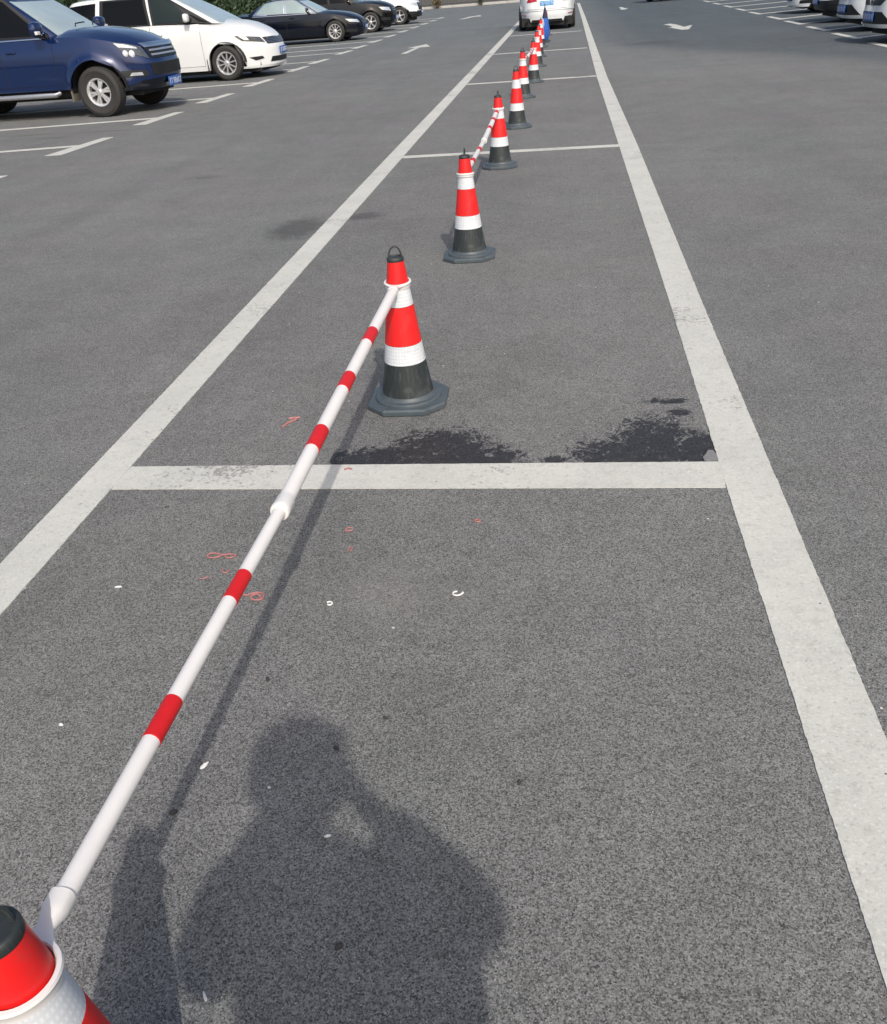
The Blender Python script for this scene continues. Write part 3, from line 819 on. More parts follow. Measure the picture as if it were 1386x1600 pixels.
M_BLUE = plain('blue_car_paint', (.0015, .016, .080), .13, metal=.30, coat=1.0, var=.10, scale=3)
M_WHITE = plain('white_car_paint', (.71, .73, .725), .25, coat=.8, var=.03, scale=4)
M_WHITE2 = plain('white_car_paint_cool', (.74, .77, .78), .22, coat=.9, var=.03, scale=4)
M_NAVY = plain('navy_car_paint', (.0025, .004, .010), .10, metal=.0, coat=.25, var=.1, scale=4)
M_GREYP = plain('black_car_paint', (.0025, .003, .0035), .10, metal=.0, coat=.15, var=.1, scale=4)
M_MUD = plain('dusty_mud_flap', (.16, .15, .12), .8, var=.3)
M_SILVER = plain('silver_step', (.55, .56, .57), .3, metal=.8, var=.1)
M_MESH = plain('dark_grille', (.05, .052, .058), .4, metal=.5, var=.4, scale=90)
M_HOODD = plain('dusty_blue_hood', (.10, .13, .17), .40, metal=.3, coat=.5, var=.2, scale=10)

def slats(s, y0, y1, z0, z1, n, mat, off=.014, rear=False, th=.018, name='grille_bar', parent=None):
    for k in range(n):
        z = lerp(z0, z1, (k + .5) / n)
        s.body_patch(name, [s.F(y0, z - th / 2), s.F(y1, z - th / 2), s.F(y1, z + th / 2), s.F(y0, z + th / 2)], mat, off, rear, parent=parent, nu=14, nv=1)

GL = 'cars parked nose out along the left side'
GR = 'cars parked nose out along the right side'
# ---- blue pickup
def pickup():
    s = Car('pickup_truck', 'dark blue pickup truck with alloy wheels and side step, nearest of the left row', 'pickup truck', (-7.50, 16.09, 0), RAD(-4), GL, dict(
        front=.90, wheelbase=3.09, rear=1.25, width=1.84, wheel=.378, arch=.475, flare=.055, nf=3.6, nr=9, rim=.205, tyrew=.245, spokes=6, spoke='double', inset=.0,
        bot=[(-5, .50), (-3.6, .47), (-2.5, .45), (-.5, .44), (.45, .37), (.9, .35)], lowz=0,
        top=[(-4.4, 1.20), (-1.9, 1.22), (-.9, 1.215), (-.5, 1.20), (-.1, 1.17), (.35, 1.09), (.70, .98), (.9, .90)],
        crown=[(-4.4, .0), (-1, .05), (-.4, .12), (.3, .13), (.7, .13), (.9, .10)],
        sect=[(.3, .955), (.5, .985), (.8, 1.0), (1.0, .985), (1.10, .96), (1.2, .925), (1.25, .90)],
        nose=[(.3, -.10), (.42, -.02), (.55, .02), (.75, .02), (.8, -.01), (1.0, -.10), (1.1, -.2)], tail=[(.3, .05), (1.2, 0)],
        paint=M_BLUE, cab=(-.42, -1.38, -2.2, -2.52), cabw=(1.66, 1.36), roofz=1.83, cn=6.0, hoodline=True,
        belt=[(-3, 1.20), (-.5, 1.20), (-.3, 1.19)]))
    s.screen('windscreen', G_WIND, .90, .03, .93)
    s.screen('rear_window', G_DARK, .85, .1, .9, rear=True)
    for sd in (-1, 1):
        w1 = s.cab_side('window', [(-1.62, .09), (-.80, .07), (-1.44, .90), (-1.70, .90)], G_DARK, .010, sd)
        s.cab_side('window_frame', [(-1.66, .02), (-.68, .01), (-1.42, .965), (-1.74, .965)], M_BLACK, .005, sd, w1)
        w2 = s.cab_side('window', [(-2.32, .09), (-1.72, .09), (-1.76, .90), (-2.12, .90)], G_DARK, .010, sd)
        s.door(-1.60, -.66, .52, 1.19, sd, 1.03); s.door(-2.45, -1.62, .52, 1.19, sd, 1.03)
        s.mirror(-.80, 1.34, sd, M_BLUE, (.20, .29, .22), 1.00)
        # chrome belt strip and crease
        s.side_patch('belt_trim', [(-2.5, 1.196), (-.66, 1.196), (-.66, 1.212), (-2.5, 1.212)], M_CHROME, .012, sd)
        # side step
        bm = bmesh.new(); yy = sd * (s.W + .02)
        tube(bm, [(-.72, yy * .93, .40), (-.76, yy, .375), (-2.5, yy, .375), (-2.54, yy * .93, .40)], [.03, .038, .038, .03], 12); obj('side_step', bm, M_SILVER, s.t)
        bm = bmesh.new(); box(bm, -.515, -.49, sd * (s.W - .23) if sd > 0 else sd * (s.W - .02), sd * (s.W - .02) if sd > 0 else sd * (s.W - .23), .26, .62, .006); obj('mud_flap', bm, M_MUD, s.t)
        # front lamp wraps round the corner
        h = s.body_patch('headlight', [s.F(sd * .50, .80), s.Sd(.50, .93), s.Sd(.38, 1.075), s.F(sd * .54, .985)], M_LAMPD, .008, side=sd, nu=14, nv=6)
        s.body_patch('lamp_reflector', [s.F(sd * .60, .955), s.Sd(.46, 1.0), s.Sd(.40, 1.06), s.F(sd * .60, .98)], M_LAMPW, .014, side=sd, nu=10, nv=3, parent=h)
        bm = bmesh.new()
        for q, rad in ((.42, .055), (.66, .05)):
            C0_, z = s.phi(s.F(sd * (.58 + q * .2), .87 + .05 * q), False, sd)
            eta = abs(sin(C0_)) ** (2 / s.nf); xi = cos(C0_) ** (2 / s.nf); p = s.pt(xi, eta, sd, z, .004)
            nrm = Vector((1, sd * (.35 + .4 * q), .15)).normalized()
            lathe(bm, [(0, .022), (rad * .6, .018), (rad, .0), (rad, -.02)], 20, Matrix.Translation(p) @ nrm.to_track_quat('Z', 'Y').to_matrix().to_4x4())
        obj('projector_lens', bm, M_LAMPB, h)
        f = s.body_patch('fog_light', [s.F(sd * .56, .55), s.F(sd * .78, .56), s.F(sd * .76, .66), s.F(sd * .58, .64)], M_BLACK, .008, side=sd)
        s.body_patch('fog_lens', [s.F(sd * .62, .57), s.F(sd * .72, .575), s.F(sd * .71, .62), s.F(sd * .63, .615)], M_LAMPW, .016, side=sd, parent=f, nu=4, nv=3)
        s.body_patch('tail_light', [s.F(sd * .74, .75), s.Sd(s.xr + .05, .75), s.Sd(s.xr + .05, 1.12), s.F(sd * .74, 1.12)], M_LAMPR, .008, True, sd)
    g = s.body_patch('grille', [s.F(-.46, .80), s.F(.46, .80), s.F(.52, 1.0), s.F(-.52, 1.0)], M_BLACK, .010, nu=18)
    s.body_patch('grille_surround', [s.F(-.50, .965), s.F(.50, .965), s.F(.55, 1.035), s.F(-.55, 1.035)], M_CHROME, .022, parent=g, nu=18)
    slats(s, -.44, .44, .82, .95, 2, M_SILVER, .02, parent=g, th=.028)
    s.body_patch('lower_grille', [s.F(-.50, .56), s.F(.50, .56), s.F(.52, .73), s.F(-.52, .73)], M_BLACK, .008, nu=18)
    s.body_patch('front_bumper', [s.F(-.80, .36), s.F(.80, .36), s.F(.62, .50), s.F(-.62, .50)], M_NAVY, .012, nu=20)
    s.plate(.43, lift=.055)
    # wipers
    bm = bmesh.new()
    for y in (-.45, .1):
        p0 = s.cpt(.995, .3, 1, .02, .02); tube(bm, [(-.40, y, 1.335), (-.50, y + .18, 1.375), (-.52, y + .5, 1.385)], .010, 6)
    obj('wiper', bm, M_BLACK, s.t)
    return s
pickup()
# ---- white people carrier
def mpv(label, loc, rz, name='minivan'):
    s = Car(name, label, 'minivan', loc, rz, GL, dict(
        front=.98, wheelbase=3.03, rear=1.06, width=1.98, wheel=.347, arch=.405, flare=.018, nf=2.9, nr=6, rim=.225, tyrew=.225, spokes=10, spoke='multi', inset=.02,
        bot=[(-5, .25), (-3.6, .24), (-.4, .22), (.4, .20), (.9, .20)], top=[(-4.2, 1.15), (-2, 1.17), (-.6, 1.13), (-.15, 1.06), (.3, .98), (.70, .86), (.98, .76)],
        crown=[(-4.2, .0), (-.6, .06), (-.2, .12), (.3, .14), (.75, .15), (.98, .12)],
        sect=[(.18, .95), (.3, .975), (.55, .995), (.8, 1.0), (1.0, .985), (1.1, .96), (1.2, .93)],
        nose=[(.15, -.06), (.25, .02), (.4, .03), (.6, .02), (.75, -.05), (.9, -.15)], tail=[(.3, .05), (1.1, .02)],
        paint=M_WHITE, cab=(.02, -1.15, -3.55, -4.05), cabw=(1.84, 1.50), roofz=1.74, cn=6.5, hoodline=True,
        belt=[(-4, 1.19), (-.6, 1.17), (-.2, 1.13), (.1, 1.09)]))
    s.screen('windscreen', G_WIND, .80, .03, .93)
    s.screen('rear_window', G_DARK, .85, .1, .9, rear=True)
    for sd in (-1, 1):
        w1 = s.cab_side('window', [(-1.50, .05), (-.55, .04), (-1.20, .88), (-1.58, .90)], G_GREEN, .012, sd)
        s.cab_side('window_frame', [(-1.56, .0), (-.22, -.0), (-1.20, .94), (-1.62, .95)], M_BLACK, .006, sd, w1)
        s.cab_side('quarter_window', [(-.50, .04), (-.30, .03), (-.66, .30), (-.74, .34)], G_DARK, .014, sd)
        w2 = s.cab_side('window', [(-2.72, .06), (-1.66, .05), (-1.74, .90), (-2.66, .90)], G_DARK, .012, sd)
        s.cab_side('window_frame', [(-2.80, .0), (-1.60, .0), (-1.68, .95), (-2.74, .95)], M_BLACK, .006, sd, w2)
        s.cab_side('window', [(-3.80, .10), (-2.90, .06), (-2.84, .88), (-3.50, .86)], G_DARK, .012, sd)
        s.door(-1.62, -.50, .32, 1.14, sd, .98); s.door(-2.85, -1.64, .32, 1.16, sd, .98)
        s.mirror(-.72, 1.27, sd, M_WHITE, (.14, .24, .17), 1.05)
        h = s.body_patch('headlight', [s.F(sd * .54, .69), s.F(sd * .80, .755), s.F(sd * .84, .855), s.F(sd * .60, .80)], M_LAMPD, .010, side=sd, nu=14, nv=6)
        s.body_patch('lamp_divider', [s.F(sd * .74, .755), s.F(sd * .785, .765), s.F(sd * .82, .845), s.F(sd * .76, .825)], M_LAMPB, .014, side=sd, parent=h, nu=4, nv=3)
        s.body_patch('fog_light', [s.F(sd * .60, .38), s.F(sd * .70, .35), s.F(sd * .76, .42), s.F(sd * .62, .43)], M_BLACK, .008, side=sd, nu=5, nv=3)
        s.body_patch('tail_light', [s.F(sd * .72, .85), s.Sd(s.xr + .05, .85), s.Sd(s.xr + .05, 1.12), s.F(sd * .74, 1.12)], M_LAMPR, .008, True, sd)
        bm = bmesh.new(); box(bm, -.45, -.43, min(sd * (s.W - .03), sd * (s.W - .22)), max(sd * (s.W - .03), sd * (s.W - .22)), .16, .45, .006); obj('mud_flap', bm, M_BLACK, s.t)
    g = s.body_patch('grille', [s.F(-.50, .655), s.F(.50, .655), s.F(.56, .79), s.F(-.56, .79)], M_MESH, .010, nu=18)
    slats(s, -.5, .5, .665, .785, 4, M_CHROME, .015, th=.006, parent=g)
    s.body_patch('lower_grille', [s.F(-.50, .30), s.F(.50, .30), s.F(.46, .40), s.F(-.46, .40)], M_BLACK, .008, nu=18)
    s.body_patch('front_lip', [s.F(-.85, .205), s.F(.85, .205), s.F(.80, .25), s.F(-.80, .25)], M_WHITE, .022, nu=18)
    s.plate(.51, lift=.02)
    return s
mpv('white minivan with black tinted side windows beside the blue pickup', (-7.30, 21.92, 0), RAD(-2))
# ---- saloon
def sedan(label, loc, rz, paint, glass, wind, group=GL, name='sedan', sc=1.0, rimm=None, rear_detail=False, spokes=10):
    s = Car(name, label, 'sedan', loc, rz, group, dict(
        front=.92, wheelbase=2.86, rear=1.10, width=1.86, tail_shade_box=rear_detail, wheel=.338, arch=.385, flare=.015, nf=3.4, nr=3.6, rim=.225, tyrew=.225, spokes=spokes, spoke='multi', inset=.02,
        rimm=rimm or M_RIM,
        bot=[(-5, .26), (-3.4, .24), (-.4, .20), (.4, .18), (.9, .18)], top=[(-3.96, .96), (-3.5, 1.0), (-2.5, 1.0), (-.9, .96), (-.4, .92), (.2, .83), (.62, .72), (.92, .62)],
        crown=[(-4, .10), (-3, .07), (-.6, .07), (-.2, .10), (.3, .11), (.75, .12), (.92, .10)],
        sect=[(.15, .94), (.3, .975), (.5, 1.0), (.75, .985), (.9, .95), (1.0, .91)],
        nose=[(.15, -.05), (.22, .02), (.4, .03), (.55, .01), (.7, -.08)], tail=[(.2, .02), (.45, -.05), (.6, -.04), (.75, .02), (1.0, .10)],
        paint=paint, cab=(-.38, -1.25, -2.55, -3.35), cabw=(1.68, 1.24), roofz=1.43, cn=5.5, roofdrop=.02, hoodline=True,
        belt=[(-3.4, .99), (-2.5, .985), (-.9, .955), (-.35, .92)]))
    s.screen('windscreen', wind, .90, .03, .93)
    s.screen('rear_window', G_DARK, .86, .08, .92, rear=True)
    for sd in (-1, 1):
        w1 = s.cab_side('window', [(-1.70, .06), (-.80, .05), (-1.34, .88), (-1.74, .90)], glass, .012, sd)
        s.cab_side('window_trim', [(-1.76, .0), (-.62, .0), (-1.26, .955), (-1.80, .955)], M_CHROME, .006, sd, w1)
        w2 = s.cab_side('window', [(-2.86, .10), (-1.80, .06), (-1.84, .90), (-2.52, .86)], glass, .012, sd)
        s.cab_side('window_trim', [(-3.0, .0), (-1.76, .0), (-1.80, .955), (-2.62, .93)], M_CHROME, .006, sd, w2)
        s.door(-1.72, -.62, .30, .945, sd, .84); s.door(-2.80, -1.74, .34, .96, sd, .84)
        s.side_patch('belt_trim', [(-3.0, .955), (-.62, .935), (-.62, .95), (-3.0, .97)], M_CHROME, .012, sd)
        s.mirror(-.92, 1.06, sd, paint, (.12, .22, .14), .98)
        h = s.body_patch('headlight', [s.F(sd * .50, .555), s.Sd(.52, .60), s.Sd(.38, .70), s.F(sd * .54, .655)], M_LAMPW, .008, side=sd, nu=14, nv=5)
        s.body_patch('fog_light', [s.F(sd * .58, .27), s.F(sd * .80, .28), s.F(sd * .80, .37), s.F(sd * .60, .36)], M_BLACK, .008, side=sd, nu=5, nv=3)
        tl = s.body_patch('tail_light', [s.F(sd * .50, .80), s.Sd(s.xr + .22, .80), s.Sd(s.xr + .16, .92), s.F(sd * .48, .915)], M_LAMPR, .010, True, sd, nu=12)
        if rear_detail:
            s.body_patch('tail_light', [s.F(sd * .30, .825), s.F(sd * .49, .81), s.F(sd * .47, .905), s.F(sd * .34, .90)], M_LAMPR, .012, True, sd, nu=5)
            e = s.body_patch('exhaust_surround', [s.F(sd * .52, .25), s.F(sd * .80, .27), s.F(sd * .74, .37), s.F(sd * .56, .36)], M_BLACK, .012, True, sd, nu=6)
            bm = bmesh.new(); tube(bm, [(s.xr + .08, sd * .63, .29), (s.xr - .02, sd * .63, .29)], .045, 14, cap=False); obj('exhaust_pipe', bm, M_BLACK, s.t)
            s.body_patch('reflector', [s.F(sd * .66, .43), s.F(sd * .82, .44), s.F(sd * .82, .46), s.F(sd * .66, .45)], M_LAMPR, .010, True, sd, nu=4, nv=1)
    g = s.body_patch('grille', [s.F(-.34, .34), s.F(.34, .34), s.F(.44, .63), s.F(-.44, .63)], M_BLACK, .010, nu=14)
    slats(s, -.36, .36, .36, .62, 6, M_CHROME, .015, th=.009, parent=g)
    s.plate(.42, lift=.03)
    if rear_detail:
        s.plate(.76, rear=True, mat=M_PLATEL, lift=.02)
        s.body_patch('rear_diffuser', [s.F(-.50, .25), s.F(.50, .25), s.F(.46, .31), s.F(-.46, .31)], M_BLACK, .010, True, nu=12)
        s.body_patch('bumper_crease', [s.F(-.86, .56), s.F(.86, .56), s.F(.84, .585), s.F(-.84, .585)], paint, .022, True, nu=18, nv=2)
        s.body_patch('boot_lid_edge', [s.F(-.62, .60), s.F(.62, .60), s.F(.62, .608), s.F(-.62, .608)], M_UNDER, .004, True, nu=18, nv=1)
    else: s.plate(.80, rear=True, lift=.02)
    return s
sedan('black navy saloon with chrome window trim and windows painted pale with light', (-8.03, 35.86, 0), RAD(-1), M_NAVY, G_PALE, G_WIND)
# ---- off-roaders
def suv(label, loc, rz, paint, name='suv', group=GL, front='bars', lower=M_BLACK, lowz=.0, rimm=None, wind=G_MID, spoke='single', spokes=5):
    s = Car(name, label, 'suv', loc, rz, group, dict(
        front=.90, wheelbase=2.80, rear=.98, width=1.90, wheel=.372, arch=.43, flare=.03, nf=3.6, nr=5, rim=.24, tyrew=.24, spokes=spokes, spoke=spoke, inset=.01, rimm=rimm or M_RIM,
        bot=[(-5, .36), (-3.4, .32), (-.4, .28), (.4, .26), (.9, .28)], top=[(-3.8, 1.10), (-2, 1.12), (-.8, 1.10), (-.4, 1.07), (.2, 1.01), (.62, .92), (.9, .84)],
        crown=[(-3.8, .02), (-.8, .06), (-.2, .10), (.4, .12), (.9, .12)],
        sect=[(.25, .95), (.4, .985), (.7, 1.0), (.9, .985), (1.0, .96), (1.12, .92)],
        nose=[(.2, -.08), (.32, .02), (.5, .03), (.7, .01), (.9, -.08)], tail=[(.3, .0), (1.1, .05)], lowz=lowz, lower=lower,
        paint=paint, cab=(-.40, -1.15, -3.2, -3.55), cabw=(1.72, 1.36), roofz=1.68, cn=6.0, hoodline=True, belt=[(-3.6, 1.12), (-.8, 1.09), (-.35, 1.06)]))
    s.screen('windscreen', wind, .90, .03, .93); s.screen('rear_window', G_DARK, .85, .1, .9, rear=True)
    for sd in (-1, 1):
        w1 = s.cab_side('window', [(-1.62, .07), (-.72, .05), (-1.26, .88), (-1.68, .90)], G_DARK, .012, sd)
        s.cab_side('window_frame', [(-1.68, .0), (-.55, .0), (-1.18, .955), (-1.74, .955)], M_BLACK, .006, sd, w1)
        s.cab_side('window', [(-2.6, .08), (-1.74, .07), (-1.78, .90), (-2.5, .90)], G_DARK, .012, sd)
        s.cab_side('window', [(-3.3, .14), (-2.7, .10), (-2.6, .86), (-3.0, .84)], G_DARK, .012, sd)
        s.door(-1.66, -.60, .40, 1.08, sd, .95); s.door(-2.66, -1.68, .40, 1.09, sd, .95)
        s.mirror(-.84, 1.22, sd, paint, (.13, .24, .17), 1.02)
        s.body_patch('headlight', [s.F(sd * .52, .72), s.Sd(.50, .79), s.Sd(.38, .90), s.F(sd * .54, .86)], M_LAMPW, .008, side=sd, nu=14, nv=5)
        if front == 'bars': s.body_patch('fog_light', [s.F(sd * .58, .40), s.F(sd * .80, .41), s.F(sd * .78, .52), s.F(sd * .60, .50)], M_BLACK, .010, side=sd, nu=5, nv=3)
        s.body_patch('tail_light', [s.F(sd * .72, .80), s.Sd(s.xr + .15, .80), s.Sd(s.xr + .12, 1.0), s.F(sd * .72, 1.0)], M_LAMPR, .010, True, sd, nu=8)
    if front == 'bars':
        g = s.body_patch('grille', [s.F(-.44, .56), s.F(.44, .56), s.F(.50, .86), s.F(-.50, .86)], M_BLACK, .010, nu=14)
        slats(s, -.42, .42, .58, .85, 4, M_CHROME, .016, th=.014, parent=g)
        s.plate(.48, lift=.03)
    else:
        # white nose with dark trapezoid intake, chrome lip and round emblem
        g = s.body_patch('grille', [s.F(-.34, .62), s.F(.34, .62), s.F(.54, .80), s.F(-.54, .80)], M_BLACK, .010, nu=16)
        s.body_patch('grille_bar', [s.F(-.50, .735), s.F(.50, .735), s.F(.52, .76), s.F(-.52, .76)], M_CHROME, .018, parent=g, nu=16, nv=1)
        bm = bmesh.new(); x = s.xf + .02; Mx = Matrix.Translation((x, 0, .70)) @ Matrix.Rotation(RAD(90), 4, 'Y')
        lathe(bm, [(.074, 0), (.078, .012), (.088, .014), (.096, .010), (.096, -.03), (.074, -.03)], 32, Mx)
        pr = [(.060, .048), (.020, .050), (-.012, .018), (.012, -.018), (-.020, -.050), (-.060, -.048)]
        tube(bm, [(x + .006, q,   .70 + p) for p, q in [(a, b) for a, b in pr]], .012, 8)
        em = obj('emblem', bm, M_CHROME, s.t)
        s.body_patch('lower_grille', [s.F(-.62, .32), s.F(.62, .32), s.F(.42, .52), s.F(-.42, .52)], M_BLACK, .010, nu=16)
        s.body_patch('front_lip', [s.F(-.84, .26), s.F(.84, .26), s.F(.80, .325), s.F(-.80, .325)], M_WHITE2, .030, nu=20)
        s.plate(.44, lift=.03)
    return s
suv('black suv parked between the navy saloon and the far white car', (-7.84, 41.62, 0), 0, M_GREYP, spokes=6)
suv('white suv with black front bumper corner, farthest of the left row', (-7.63, 47.85, 0), 0, M_WHITE2, lowz=.52, rimm=M_RIM, spokes=5)
# ---- white saloon waiting in the lane, seen from behind
sedan('white saloon seen from behind, standing in the marked lane beyond the cones', (-.58, 36.3, 0), RAD(91), M_WHITE2, G_DARK, G_MID, group='cars standing in the car park', sc=1.22, rear_detail=True)
# ---- right row
GRX = 5.58
suv('white suv with round chrome emblem and blue plate, nearest of the right row', (5.62 + .90, 19.45, 0), RAD(185), M_WHITE2, group=GR, front='emblem')
suv('white suv with large black lower grille, second of the right row', (6.02 + .90, 22.85, 0), RAD(184), M_WHITE2, group=GR, front='emblem')
suv('white suv with black lower bumper and chrome bars, third of the right row', (6.32 + .9, 26.4, 0), RAD(180), M_WHITE2, group=GR, lowz=.50)
sedan('white saloon with its nose just in frame, fourth of the right row', (6.75 + .92, 31.6, 0), RAD(180), M_WHITE, G_DARK, G_MID, group=GR)
sedan('dark saloon at the far end of the right hand road, cropped by the top edge', (4.7, 52.5, 0), RAD(200), M_GREYP, G_DARK, G_MID, group=GR)

# ---------------------------------------------------------------- far kerb, railing, plants
M_KERB = plain('kerb_stone', (.42, .41, .39), .8, var=.15, scale=4, bump=.2)
M_RAIL = plain('dark_railing_metal', (.05, .055, .06), .5, metal=.4)
M_SOIL = plain('verge_soil', (.10, .09, .07), .9, var=.4, scale=2)
bm = bmesh.new()
for k in range(60):
    box(bm, -60 + 2 * k + .01, -58 + 2 * k - .01, 73.4, 73.6, 0, .16, .015)
o = obj('kerb', bm, M_KERB); o['kind'] = 'structure'
bm = bmesh.new(); box(bm, -60, 60, 73.61, 140, .0, .10); o = obj('verge', bm, M_SOIL, smooth=False); o['kind'] = 'structure'
t = thing('railing_fence', 'dark metal railing with close upright bars behind the far kerb', 'fence', (0, 74.4, .1))
bm = bmesh.new(); random.seed(3)
for k in range(560):
    x = -36 + k * .13
    box(bm, x - .014, x + .014, -.014, .014, .10, 1.12)
o = obj('bar', bm, M_RAIL, t, smooth=False); o['kind'] = 'stuff'
for z in (.14, 1.06):
    bm = bmesh.new(); box(bm, -36, 37, -.025, .025, z - .02, z + .02, .006); obj('rail', bm, M_RAIL, t)
for k in range(25):
    bm = bmesh.new(); box(bm, -36 + 3 * k - .035, -36 + 3 * k + .035, -.035, .035, 0, 1.25, .008); obj('post', bm, M_RAIL, t)

def leafmat(name, a, b):
    a = tuple(x * .7 for x in a); b = tuple(x * .6 for x in b)
    t = NT(name); P = t.n('ShaderNodeNewGeometry').outputs['Position']
    t.l(t.mix(t.noise(P, 3, 4, .7), a, b), t.b.inputs['Base Color']); t.b.inputs['Roughness'].default_value = .55
    t.b.inputs['Transmission Weight'].default_value = 0
    return t.m
M_LEAF = leafmat('dark_leaves', (.02, .05, .018), (.07, .12, .04))
M_LEAF2 = leafmat('light_leaves', (.05, .08, .02), (.13, .17, .06))
M_DRY = leafmat('dry_leaves', (.16, .11, .05), (.25, .19, .09))
M_BARK = plain('bark', (.10, .08, .06), .9, var=.4, scale=12, bump=.5)
def leaves(bm, c, r, n, size, rng, flat=.8):
    for _ in range(n):
        while True:
            p = Vector((rng.uniform(-1, 1), rng.uniform(-1, 1), rng.uniform(-1, 1)))
            if .25 < p.length < 1: break
        p = Vector((c[0] + p.x * r[0], c[1] + p.y * r[1], c[2] + p.z * r[2]))
        d = Vector((rng.gauss(0, 1), rng.gauss(0, 1), rng.gauss(0, 1) + .3)).normalized(); e = d.orthogonal().normalized()
        f = d.cross(e); sz = size * rng.uniform(.6, 1.3)
        bm.faces.new([bm.verts.new(p + q) for q in (e * sz, f * sz * .5, -e * sz, -f * sz * .5)])
def tree(name, label, loc, h, cr, seed, mat, n=3800):
    rng = random.Random(seed); t = thing(name, label, 'tree', loc, 0, 'trees behind the left row')
    bm = bmesh.new(); tube(bm, [(0, 0, -.1), (.05, .03, h * .25), (-.04, .05, h * .5), (.03, 0, h * .8)], [.16, .13, .09, .03], 10)
    cl = []
    for k in range(13):
        a = rng.uniform(0, 2 * PI); z = h * rng.uniform(.42, .92); rr = cr * rng.uniform(.35, .85) * (1.1 - abs(z / h - .6))
        p = (rr * cos(a), rr * sin(a), z); cl.append(p)
        tube(bm, [(0, 0, z * .62), (p[0] * .5, p[1] * .5, z * .85), p], [.05, .03, .012], 6)
    obj('trunk', bm, M_BARK, t)
    bm = bmesh.new()
    for p in cl: leaves(bm, p, (cr * .42, cr * .42, cr * .34), n // 13, .085, rng)
    obj('crown', bm, mat, t, smooth=False)
def shrub(label, loc, r, seed, mat, n, size, group=None, name='shrub', h=None):
    rng = random.Random(seed); t = thing(name, label, 'shrub', loc, 0, group)
    bm = bmesh.new(); h = h or r * 1.6
    for k in range(7):
        a = rng.uniform(0, 2 * PI); tube(bm, [(0, 0, -.02), (r * .3 * cos(a), r * .3 * sin(a), h * .4), (r * .7 * cos(a), r * .7 * sin(a), h * rng.uniform(.6, .95))], [.02 * r + .004, .012 * r + .003, .004], 5)
    obj('stem', bm, M_BARK, t)
    bm = bmesh.new()
    for k in range(9):
        a = rng.uniform(0, 2 * PI); q = rng.uniform(.1, .6)
        leaves(bm, (q * r * cos(a), q * r * sin(a), h * rng.uniform(.3, .75)), (r * .5, r * .5, h * .28), n // 9, size, rng)
    obj('foliage', bm, mat, t, smooth=False)
for k in range(9):
    shrub('dark green hedge bush growing behind ' + ['the rear of the blue pickup', 'the tail of the white minivan', 'the gap after the minivan', 'the empty bays before the saloon', 'the tail of the navy saloon', 'the black suv', 'the far white suv', 'the bays past the far white suv', 'the left row, farthest one'][k], (-14.3 + .3 * sin(k * 2.1), 20 + k * 4.6, 0), 2.1, 20 + k, M_LEAF, 2600, .10, 'hedge bushes behind the left row', 'hedge_bush', 2.3)
for k in range(4):
    tree('broadleaf_tree', ['dark broadleaf tree behind the hedge near the blue pickup', 'light green broadleaf tree behind the hedge near the navy saloon', 'dark broadleaf tree behind the hedge near the black suv', 'light green broadleaf tree farthest behind the hedge'][k], (-17.5, 17 + k * 13.5, 0), 7.5, 3.0, 50 + k, M_LEAF2 if k % 2 else M_LEAF)
shrub('small dry brown weed growing at the far kerb', (-9.1, 73.2, 0), .42, 91, M_DRY, 260, .07, 'weeds at the far kerb', 'weed', .75)
shrub('small green weed growing at the far kerb', (-5.9, 73.3, 0), .38, 92, M_LEAF2, 260, .06, 'weeds at the far kerb', 'weed', .9)

# ---------------------------------------------------------------- litter
M_PINK = plain('pink_plastic', (.42, .17, .16), .5, var=.35, scale=120)
M_WPL = plain('white_scrap', (.72, .72, .70), .5, var=.08)
M_STONE = plain('dark_pebble', (.045, .042, .04), .8, var=.3, scale=60)
def wire(name, label, cat, pts, r, mat, loc, rz=0, group=None, closed=False):
    bm = bmesh.new(); P = [Vector((x, y, z)) for x, y, z in pts]
    if closed: P.append(P[0])
    # smooth path
    out = []
    for i in range(len(P) - 1):
        p0, p1, p2, p3 = P[max(0, i - 1)], P[i], P[i + 1], P[min(len(P) - 1, i + 2)]
        for k in range(5):
            u = k / 5; out.append(.5 * ((2 * p1) + (p2 - p0) * u + (2 * p0 - 5 * p1 + 4 * p2 - p3) * u * u + (3 * p1 - p0 - 3 * p2 + p3) * u ** 3))
    out.append(P[-1]); tube(bm, out, r, 6)
    o = obj(name, bm, mat); o.location = (loc[0], loc[1], .0015); o.rotation_euler = (0, 0, rz)
    return tag(o, label, cat, group)
GP = 'pink plastic scraps on the asphalt'
z = .0025
wire('plastic_loop', 'twisted pink plastic double loop left of the long pole', 'litter', [(-.048, .0, z), (-.035, .012, z), (-.01, .010, z), (.0, .0, z + .003), (.022, .011, z), (.045, .008, z), (.040, -.004, z), (.026, -.012, z + .002), (.004, .006, z), (-.012, -.010, z), (-.036, -.013, z)], .0024, M_PINK, (-1.072, 2.205), RAD(-4), GP, True)
wire('plastic_loop', 'pink plastic ring with a tail just right of a red band on the long pole', 'litter', [(-.045, .014, z), (-.025, -.002, z), (-.005, .004, z + .003), (.012, .018, z), (.032, .010, z), (.034, -.012, z), (.012, -.018, z), (-.004, -.006, z), (.014, .004, z + .004), (.030, -.006, z)], .0026, M_PINK, (-.905, 1.998), RAD(-8), GP)
wire('plastic_scrap', 'pink plastic strip lying left of the pole above the cross line', 'litter', [(-.02, -.05, z), (-.008, -.01, z), (.018, .022, z), (.004, .036, z), (-.016, .032, z), (.03, .04, z)], .0042, M_PINK, (-1.113, 3.19), 0, GP)
